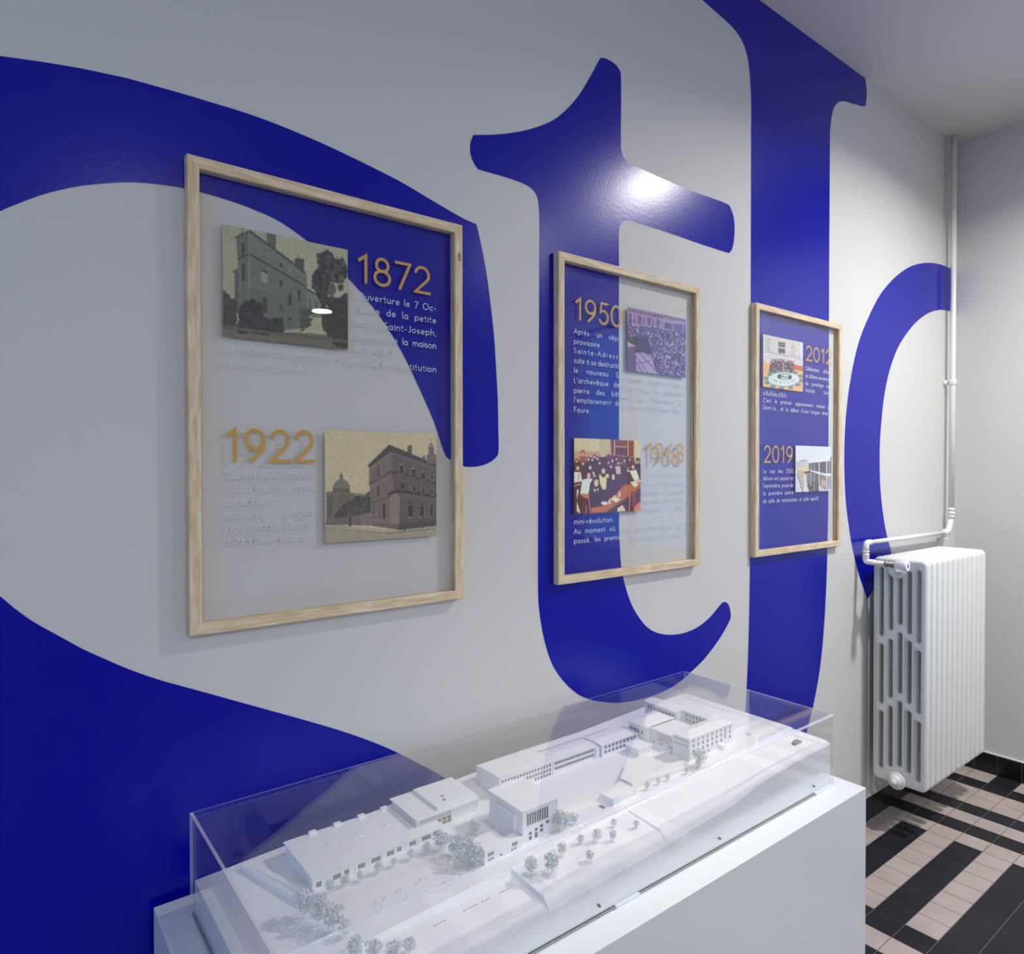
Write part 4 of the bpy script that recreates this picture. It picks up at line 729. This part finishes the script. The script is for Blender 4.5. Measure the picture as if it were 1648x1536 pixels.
# bent edges: quarter-round strips joining front, top and right-hand sheets
def quarter(name, c0, c1, u, v, r=0.004, n=6):
    bm = nb(); c0, c1, u, v = Vector(c0), Vector(c1), Vector(u), Vector(v); a = []; b = []
    for k in range(n+1):
        d = (u*math.cos(PI/2*k/n)+v*math.sin(PI/2*k/n))*r; a.append(bm.verts.new(c0+d)); b.append(bm.verts.new(c1+d))
    for k in range(n):
        f = bm.faces.new((a[k], a[k+1], b[k+1], b[k])); f.smooth = True
    return obj(name, bm, M_ACRE, case)
quarter('rounded_edge', (CX0+th, CY0+.004, CZ1-.004), (CX1-.004, CY0+.004, CZ1-.004), (0, -1, 0), (0, 0, 1))
quarter('rounded_edge', (CX1-.004, CY0+.004, CZ1-.004), (CX1-.004, CY1, CZ1-.004), (1, 0, 0), (0, 0, 1))
quarter('rounded_edge', (CX1-.004, CY0+.004, cz0), (CX1-.004, CY0+.004, CZ1-.004), (1, 0, 0), (0, -1, 0))
quarter('rounded_edge', (CX0, CY1-.0012, CZ1-.0012), (CX1-.004, CY1-.0012, CZ1-.0012), (0, 1, 0), (0, 0, 1), .0016)  # milky strip added to draw the bright line along the back top edge
M_TAB = mat('case_tab', (228, 232, 236), 0.35); M_GAPSH = mat('painted_gap_shade', (60, 58, 56), 0.5)
for a, b in ((CX1-.085, CX1-.006), (0.845, 0.905), (CX0+.03, CX0+.09)): obj('foot_tab', box(nb(), (a, CY0-.0015, PZ), (b, CY0+.0050, PZ+.0055)), M_TAB, case)
obj('gap_shade', box(nb(), (CX0+.0052, CY0+.0030, PZ), (CX1-.004, CY0+.0050, cz0)), M_GAPSH, case); obj('gap_shade', box(nb(), (CX0+.001, CY0+.0052, PZ), (CX0+.004, CY1-.01, cz0)), M_GAPSH, case)  # dark strips painting the shade of the gap under the cover
for (x_, z_) in ((0.806, 0.7125), (1.141, 0.7140), (1.50, 0.715)):
    obj('screw', tube(nb(), [(x_, CY0-.0012, z_), (x_, CY0-.0008, z_), (x_, CY0+.004, z_)], [.0016, .0022, .0022], 12), M_STEEL, case)
obj('screw', tube(nb(), [(CX0-.002, -.33, .722), (CX0-.0015, -.33, .722), (CX0+.006, -.33, .722)], [.004, .0052, .0052], 12), M_ACRE, case, label='clear screw head on the left sheet')
# ------------------------------------------------------------------ white architectural model
mdl = thing('campus_model', (0.93, -0.29, PZ), 'white architectural model of a school campus with small trees on the plinth', 'architectural model')
def interp(x, P):
    if x <= P[0][0]: return P[0][1]
    for (a, u), (b, v) in zip(P, P[1:]):
        if x <= b: return u+(v-u)*(x-a)/(b-a)
    return P[-1][1]
zb = lambda x: interp(x, [(.265, .747), (1.43, .8005), (1.6, .8005)])
STEP1, STEP2 = 0.700, 0.986
zcr = lambda x: interp(x, [(.265, .7365), (STEP1, .7485), (STEP1+.0006, .7595), (.79, .766), (.85, .7695), (STEP2, .7700), (STEP2+.0006, .7740), (1.1, .7765), (1.204, .780), (1.336, .790), (1.44, .7955), (1.6, .796)])
zbk = lambda x: interp(x, [(.265, zb(.265)-.003), (.50, zb(.5)-.006), (STEP1, zb(.7)-.012), (STEP1+.0006, zb(.7)-.003), (STEP2, zb(.986)-.004), (STEP2+.0006, zb(.986)-.002), (1.6, .7985)])
zft = lambda x: interp(x, [(.265, .733), (.557, .7393), (.68, .741), (.774, .744), (.98, .7514), (1.07, .757), (1.19, .762), (1.2765, .7775), (1.438, .7887), (1.585, .790)])
MX0, MX1, MY0, MY1 = 0.2705, 1.5850, -0.5012, -0.0752
def ground(x, y):
    if y > -.401: return zb(x)
    if y > -.4055: return zb(x)+(zbk(x)-zb(x))*(-.401-y)/.0045
    if y > -.485: return zbk(x)+(zcr(x)-zbk(x))*(-.4055-y)/.0795
    return zcr(x)+(zft(x)-zcr(x))*min(1, (-.485-y)/(.485*0+.0162))
bm = nb()
gx = sorted(set([MX0+(MX1-MX0)*k/90 for k in range(91)] + [STEP1, STEP1+.0006, STEP2, STEP2+.0006]))
gy = [MY1, -.15, -.25, -.33, -.401, -.4055, -.425, -.445, -.465, -.485, -.493, MY0]
V = [[bm.verts.new((x, y, ground(x, y))) for x in gx] for y in gy]
for j in range(len(gy)-1):
    for i in range(len(gx)-1): bm.faces.new((V[j][i], V[j+1][i], V[j+1][i+1], V[j][i+1]))
lo = {}
def low(v):
    if v not in lo: lo[v] = bm.verts.new((v.co.x, v.co.y, PZ+0.0002))
    return lo[v]
rim = [V[0][i] for i in range(len(gx))] + [V[j][-1] for j in range(1, len(gy))] + [V[-1][i] for i in range(len(gx)-2, -1, -1)] + [V[j][0] for j in range(len(gy)-2, 0, -1)]
for a, b in zip(rim, rim[1:]+rim[:1]): bm.faces.new((a, b, low(b), low(a)))
obj('site_base', bm, M_MODEL, mdl)
# kerb wall along the upper edge of the street, yard walls, street marks
for a_, b_ in ((.275, .66), (.86, 1.571)):
    bm = nb(); N_ = 40; rows = []
    for k in range(N_+1):
        x0 = a_+(b_-a_)*k/N_; z0 = zb(x0); rows.append([bm.verts.new(p) for p in ((x0, -.401, z0-.006), (x0, -.401, z0+.0022), (x0, -.3995, z0+.0022), (x0, -.3995, z0-.006))])
    for p, q in zip(rows, rows[1:]):
        for i in range(3): bm.faces.new((p[i], q[i], q[i+1], p[i+1]))
    bm.faces.new(rows[0]); bm.faces.new(rows[-1]); obj('kerb_wall', bm, M_MODEL, mdl)
def wall_strip(a, b, w, h):
    a, b = Vector(a), Vector(b); d = (b-a).normalized(); n = Vector((-d.y, d.x))*w/2
    bm = nb(); P = [a+n, a-n, b-n, b+n]; vb = [bm.verts.new((p.x, p.y, zb(p.x)-.002)) for p in P]; vt = [bm.verts.new((p.x, p.y, zb(p.x)+h)) for p in P]
    bm.faces.new(vt)
    for i in range(4): bm.faces.new((vb[i], vb[(i+1) % 4], vt[(i+1) % 4], vt[i]))
    return obj('yard_wall', bm, M_MODEL, mdl)
wall_strip((.343, -.095), (.389, -.262), .003, .010); wall_strip((.352, -.097), (.400, -.228), .010, .0072); wall_strip((.389, -.262), (.402, -.262), .003, .008)
for xx, n_ in ((.46, 5), (.53, 4), (.585, 5), (.62, 3), (.655, 4)):
    bm = nb()
    for k in range(n_):
        x0 = xx+k*.006; z0 = ground(x0, -.427)
        box(bm, (x0, -.4275, z0-.001), (x0+.0036, -.4262, z0+.0004))
    obj('street_mark', bm, M_MWIN, mdl, label='grey dashes on the model street')
# buildings -------------------------------------------------------
def building(x0, x1, y0, y1, z1, roof='flat', over=0.0, lab=None, par=0.0, z0=None):
    zg = min(zb(x0), zb(x1)) if z0 is None else z0
    b = obj('model_building', box(nb(), (x0, y0, zg-.004), (x1, y1, z1)), M_MODEL, mdl, label=lab)
    bm = nb(); a = over
    if roof == 'flat':
        box(bm, (x0-a, y0-a, z1), (x1+a, y1+a, z1+.0022))
        if par:
            for q in (((x0-a, y0-a), (x1+a, y0-a+.0015)), ((x0-a, y1+a-.0015), (x1+a, y1+a)), ((x0-a, y0-a), (x0-a+.0015, y1+a)), ((x1+a-.0015, y0-a), (x1+a, y1+a))):
                box(bm, (q[0][0], q[0][1], z1+.0022), (q[1][0], q[1][1], z1+.0022+par))
    elif roof in ('hip', 'gable'):
        h = lab_h; long_x = (x1-x0) > (y1-y0); X0, X1, Y0, Y1 = x0-a, x1+a, y0-a, y1+a; ins = (0 if roof == 'gable' else min(X1-X0, Y1-Y0)/2)
        vs = [bm.verts.new(p) for p in ((X0, Y0, z1), (X1, Y0, z1), (X1, Y1, z1), (X0, Y1, z1))]
        if long_x: r = [bm.verts.new((X0+ins, (Y0+Y1)/2, z1+h)), bm.verts.new((X1-ins, (Y0+Y1)/2, z1+h))]; fs = ((vs[0], vs[1], r[1], r[0]), (vs[2], vs[3], r[0], r[1]), (vs[3], vs[0], r[0]), (vs[1], vs[2], r[1]))
        else: r = [bm.verts.new(((X0+X1)/2, Y0+ins, z1+h)), bm.verts.new(((X0+X1)/2, Y1-ins, z1+h))]; fs = ((vs[1], vs[2], r[1], r[0]), (vs[3], vs[0], r[0], r[1]), (vs[0], vs[1], r[0]), (vs[2], vs[3], r[1]))
        for f in fs: bm.faces.new(f)
        bm.faces.new(vs[::-1])
    elif roof == 'vault':
        n = 10; prof = [(y0-a+(y1-y0+2*a)*k/n, z1+.0015+lab_h*math.sin(PI*k/n)) for k in range(n+1)]
        prism(bm, prof+[(y1+a, z1), (y0-a, z1)], x0-a, x1+a, axis='x')
    obj('roof', bm, M_MODEL, b)
    return b
def windows_y(b, y, xs, z, w, h, m=None):
    """windows on a street-facing (-y) wall; z may follow the ground"""
    for x in xs:
        zz = z(x) if callable(z) else z
        obj('window', box(nb(), (x-w/2, y-.0006, zz-h/2), (x+w/2, y+.0005, zz+h/2)), m or M_MWIN, b)
def windows_x(b, x, ys, z, w, h):
    for y in ys: obj('window', box(nb(), (x-.0006, y-w/2, z-h/2), (x+.0005, y+w/2, z+h/2)), M_MWIN, b)
rng = lambda a, b, n: [a+(b-a)*(k+.5)/n for k in range(n)]
lab_h = .006
# long hall at the left with bays along the yard
h = building(.413, .664, -.238, -.112, .7785, 'flat', .003, 'long low hall at the left end of the model')
for k in range(11): obj('wall_pier', box(nb(), (.414+k*.0249, -.2392, .752), (.4152+k*.0249, -.2375, .7785)), M_MODEL, h)
for k, (n_, o_) in enumerate(((2, .004), (3, .008), (2, .003), (3, .003), (4, .003), (3, .008), (2, .003), (3, .003), (4, .004), (3, .003))):
    for j in range(n_):
        x = .4165+k*.0249+o_+j*.0045; obj('window', box(nb(), (x, -.2386, .7585+.011*k/9), (x+.0036, -.2375, .7665+.010*k/9)), M_MWIN, h)
for k in range(4): obj('roof_vent', box(nb(), (.455+k*.048, -.118, .7805), (.468+k*.048, -.110, .7858)), M_MODEL, h)
for k in range(3):
    x = .47+k*.055; obj('roof_duct', prism(nb(), [(x, -.176), (x+.012, -.176), (x+.012, -.174), (x+.002, -.174), (x+.002, -.150), (x, -.150)], .7806, .7816), M_MODEL, h)
# stepped block behind the hall
t1 = building(.625, .762, -.212, -.110, .7925, 'flat', .003, 'stepped block with vertical slats joining the long hall')
bm = box(nb(), (.671, -.206, .7947), (.763, -.112, .8010)); obj('upper_storey', bm, M_MODEL, t1, bev=.0015)
bm = nb()
for x in rng(.628, .700, 24): box(bm, (x-.0006, -.2136, .7806 if x < .664 else .7840), (x+.0006, -.212, .7920))
for y in rng(-.210, -.114, 28): box(bm, (.6234, y-.0006, .7806), (.625, y+.0006, .7920))
obj('facade_slats', bm, M_MODEL, t1)
windows_y(t1, -.212, rng(.667, .700, 3), .7785, .0085, .006); windows_y(t1, -.212, rng(.678, .700, 2), .7715, .009, .005); windows_y(t1, -.212, rng(.628, .700, 5), .7875, .013, .0085)
windows_x(t1, .625, rng(-.210, -.114, 6), .7870, .013, .0085)
obj('roof_hatch', box(nb(), (.700, -.175, .801), (.706, -.171, .8022)), M_MWIN, t1); obj('roof_hatch', box(nb(), (.695, -.19, .801), (.701, -.186, .8022)), M_MWIN, t1)
# tall cube with a curved roof
c = building(.754, .838, -.364, -.262, .8295, 'flat', .002, 'tall cubic hall with vertical slit windows beside the street', .0)
lab_h = .004
obj('roof', prism(nb(), [(.752+.088*k/10, .8317+.0035*math.sin(PI*k/10)) for k in range(11)], -.266, -.259, axis='y'), M_MODEL, c)
obj('annex_wall', box(nb(), (.7485, -.345, .764), (.754, -.285, .818)), M_MODEL, c)
for k in range(9): obj('window', box(nb(), (.7645+k*.0058, -.3648, .8020), (.7645+k*.0058+.0030, -.3635, .8230)), mat('model_slit', (118, 118, 116), .6) if k == 0 else bpy.data.materials['model_slit'], c)
M_SL = bpy.data.materials['model_slit']  # darker grey painting the shade inside the slit openings
for x, z, hh in ((.7720, .7775, .0055), (.7720, .7858, .0050), (.7855, .7790, .0095), (.7855, .7890, .0050), (.7985, .7835, .0055), (.7985, .7915, .0050), (.8125, .7945, .0050)):
    obj('window', box(nb(), (x-.0032, -.3646, z-hh/2), (x+.0032, -.3635, z+hh/2)), M_SL, c)
# small house with its lower wing
hs = building(.668, .721, -.367, -.321, .7885, 'flat', .0, 'small two storey house between the trees and the cube')
obj('side_wing', box(nb(), (.721, -.367, .762), (.752, -.345, .7868)), M_MODEL, hs)
windows_y(hs, -.367, [.678, .6845], .7815, .0052, .0055); windows_y(hs, -.367, [.7305, .737], .7812, .0052, .0055); windows_y(hs, -.367, [.678, .6845, .703, .728, .735], .7725, .0050, .0028)
# school blocks along the back
s1 = building(.822, .966, -.2015, -.1320, .8120, 'flat', .001, 'three storey school block with rows of windows')
windows_y(s1, -.2015, rng(.826, .963, 17), .8035, .0042, .0058); windows_y(s1, -.2015, rng(.884, .963, 10), .7935, .0042, .0058); windows_y(s1, -.2015, rng(.915, .963, 6), .7845, .0042, .0055)
obj('roof_ridge', box(nb(), (.918, -.2025, .8142), (.9192, -.131, .8149)), M_MODEL, s1)
lab_h = .0035
s2 = building(.966, 1.107, -.2030, -.1500, .8095, 'gable', .0015, 'two storey school wing with a shallow roof')
windows_y(s2, -.2030, rng(.970, 1.090, 17), .8040, .0050, .0052); windows_y(s2, -.2030, rng(.970, 1.090, 17), .7930, .0050, .0052)
obj('stair_tower', box(nb(), (1.093, -.2085, .780), (1.104, -.190, .8085)), M_MODEL, s2)
s3 = building(1.107, 1.228, -.2130, -.1550, .8130, 'gable', .0015, 'end wing of the school with larger windows')
windows_y(s3, -.2130, rng(1.112, 1.224, 9), .8065, .0072, .0060); windows_y(s3, -.2130, rng(1.112, 1.200, 7), .7955, .0072, .0060)
lh = building(.83, 1.22, -.131, -.108, .8030, 'flat', .001, 'long low roof behind the school blocks')
pv = building(1.168, 1.212, -.269, -.229, .8050, 'flat', .002, 'small flat roofed pavilion with a mast'); obj('mast', tube(tube(nb(), [(1.19, -.245, .807), (1.19, -.245, .823)], .0006, 6), [(1.19, -.245, .816), (1.196, -.245, .820)], .0005, 6), M_MODEL, pv)
# courtyard group at the right end
ch = building(1.251, 1.336, -.297, -.234, .8250, 'flat', .002, 'flat roofed chapel with a large blank panel')
obj('wall_panel', box(nb(), (1.2501, -.290, .8035), (1.2512, -.256, .8215)), mat('model_panel', (214, 214, 206), .6), ch); windows_x(ch, 1.251, [-.243, -.266, -.289, -.2945], .7975, .003, .004); windows_x(ch, 1.251, [-.2945], .814, .002, .004)
lab_h = .010
hp2 = building(1.235, 1.334, -.233, -.176, .8320, 'hip', .004, 'hipped roof hall beside the courtyard'); windows_y(hp2, -.233, rng(1.255, 1.330, 6), .8285, .010, .0022); windows_x(hp2, 1.235, rng(-.225, -.182, 4), .8150, .004, .008)
lab_h = .007
mn = building(1.234, 1.398, -.3600, -.3130, .8430, 'hip', .002, 'main four storey building with a hipped roof at the right end')
for xx in rng(1.240, 1.394, 9):
    if 1.36 < xx < 1.372: continue
    windows_y(mn, -.3600, [xx], .8355, .0042, .0045); windows_y(mn, -.3600, [xx], .8245, .0046, .0070); windows_y(mn, -.3600, [xx], .8125, .0046, .0070)
windows_y(mn, -.3600, [1.252, 1.304], .8005, .004, .006)
windows_x(mn, 1.234, rng(-.357, -.317, 7), .8355, .0022, .0042); windows_x(mn, 1.234, rng(-.357, -.317, 7), .8245, .0022, .0042)
obj('stair_recess', box(nb(), (1.3655, -.3606, .812), (1.3685, -.3598, .840)), M_MWIN, mn); obj('entrance_porch', box(nb(), (1.338, -.376, .794), (1.352, -.360, .806)), M_MODEL, mn)  # grey strip lies flat on the wall, painting the shade of a recess
bw = building(1.372, 1.412, -.3130, -.2350, .8425, 'gable', .002, 'rear wing closing the courtyard'); windows_x(bw, 1.372, rng(-.310, -.240, 7), .8335, .0048, .0070); windows_x(bw, 1.372, rng(-.310, -.240, 7), .8215, .0048, .0070)
lab_h = .004
tb = building(1.345, 1.385, -.2345, -.1330, .8440, 'gable', .002, 'tall rear block along the back edge'); windows_x(tb, 1.345, rng(-.230, -.140, 9), .8330, .0042, .0085)
# low sheds in the yard
def shed(pts, h, lab):
    bm = nb(); prism(bm, pts, zb(sum(p[0] for p in pts)/len(pts))-.003, zb(sum(p[0] for p in pts)/len(pts))+h); return obj('yard_shed', bm, M_MODEL, mdl, label=lab)
shed([(.972, -.378), (1.041, -.378), (1.044, -.330), (.972, -.342)], .0115, 'low open shed nearest the street'); shed([(1.048, -.360), (1.212, -.382), (1.218, -.351), (1.171, -.339), (1.178, -.277), (1.110, -.285), (1.047, -.325)], .0095, 'wide low shed roof in the yard')
obj('stair_pit_shade', box(nb(), (.950, -.372, zb(.95)-.001), (.970, -.358, zb(.95)+.0004)), M_MWIN, mdl, label='stair pit in the yard, its shade painted as a flat patch')  # flat grey slab painting the shade of the pit, nothing is sunk
obj('terrace', box(nb(), (1.425, -.330, .799), (1.56, -.250, .8035)), M_MODEL, mdl); obj('garden_hut', box(nb(), (1.455, -.372, .799), (1.472, -.358, .8045)), M_MODEL, mdl)
obj('street_car', prism(nb(), [(1.497, .7965), (1.527, .7965), (1.525, .8005), (1.519, .8030), (1.506, .8030), (1.499, .8005)], -.462, -.452, axis='y'), M_MWIN, mdl, label='small grey car on the model street')
# trees: leafy crowns on thin trunks
def crown_mesh(seed):
    r = random.Random(seed); bm = nb()
    for k in range(300):
        while True:
            p = Vector((r.uniform(-1, 1), r.uniform(-1, 1), r.uniform(-1, 1)))
            if 0.25 < p.length < 1: break
        p = Vector((p.x*.36*(1+.25*math.sin(p.z*7+seed)), p.y*.36*(1+.2*math.cos(p.z*6+seed*2)), .60+p.z*.40)); s = r.uniform(.035, .07)
        n = Vector((r.uniform(-1, 1), r.uniform(-1, 1), r.uniform(-1, 1))).normalized(); a = n.orthogonal().normalized()*s; b = n.cross(a).normalized()*s*r.uniform(.6, 1)
        bm.faces.new([bm.verts.new(p+q) for q in (a, b, -a, -b)])
    me = bpy.data.meshes.new('crown'); bm.to_mesh(me); bm.free(); me.materials.append(M_LEAF); return me
def trunk_mesh(seed):
    r = random.Random(seed); bm = nb(); tube(bm, [(0, 0, -.06), (.01, 0, .3), (0, 0, .62)], [.022, .018, .008], 6)
    for k in range(7):
        a = r.uniform(0, 6.28); z = r.uniform(.25, .55); tube(bm, [(0, 0, z), (.2*math.cos(a), .2*math.sin(a), z+r.uniform(.15, .3))], [.010, .004], 5)
    me = bpy.data.meshes.new('trunk'); bm.to_mesh(me); bm.free(); me.materials.append(M_LEAF); return me
CR = [crown_mesh(k) for k in range(3)]; TK = [trunk_mesh(k) for k in range(3)]
TREES = [(.3801, -.2907, .0492), (.3903, -.3223, .0465), (.4023, -.3494, .0415), (.412, -.372, .026), (.4347, -.2606, .0235), (.4603, -.2599, .0197), (.4857, -.2649, .0178), (.518, -.2665, .0202), (.5472, -.2669, .0173), (.58, -.268, .019), (.61, -.272, .022),
  (.6344, -.2797, .0367), (.6444, -.3115, .0396), (.6473, -.3426, .0481), (.655, -.36, .04), (.705, -.28, .03), (.8338, -.372, .0403), (.8462, -.3749, .0351), (.8698, -.3733, .0225), (1.0718, -.3790, .0183), (1.105, -.3800, .0153), (1.1309, -.3830, .0148), (1.1842, -.3900, .0150), (1.2324, -.3903, .0430), (1.222, -.392, .018),
  (.409, -.414, .031), (.428, -.432, .030), (.4515, -.446, .027), (.475, -.452, .024), (.7462, -.4535, .0384), (.8167, -.4717, .0205), (.8672, -.4389, .0238), (.8908, -.4552, .0219), (.9561, -.4529, .0164), (.7176, -.4332, .0311), (.79, -.43, .026), (.84, -.425, .018), (.925, -.425, .016)]
rr = random.Random(4)
for k, (x, y, h) in enumerate(TREES):
    e = bpy.data.objects.new('model_tree', TK[k % 3]); C.objects.link(e); e.parent = mdl; e.location = (x-.93, y+.29, ground(x, y)-PZ); e.scale = (h*rr.uniform(.85, 1.15), h*rr.uniform(.85, 1.15), h); e.rotation_euler = (0, 0, rr.uniform(0, 6))
    o = bpy.data.objects.new('crown', CR[k % 3]); C.objects.link(o); o.parent = e
r = random.Random(8)
for k in range(14):
    bm = nb()
    x, y = r.choice([(.48, -.33), (.53, -.35), (.56, -.33), (.6, -.36)]); x += r.uniform(-.02, .02); y += r.uniform(-.02, .02); z = zb(x)
    for j in range(3): tube(bm, [(x, y, z), (x+r.uniform(-.004, .004), y+r.uniform(-.004, .004), z+.006)], [.0004, .0003], 4)
    obj('yard_sapling', bm, M_LEAF, mdl)
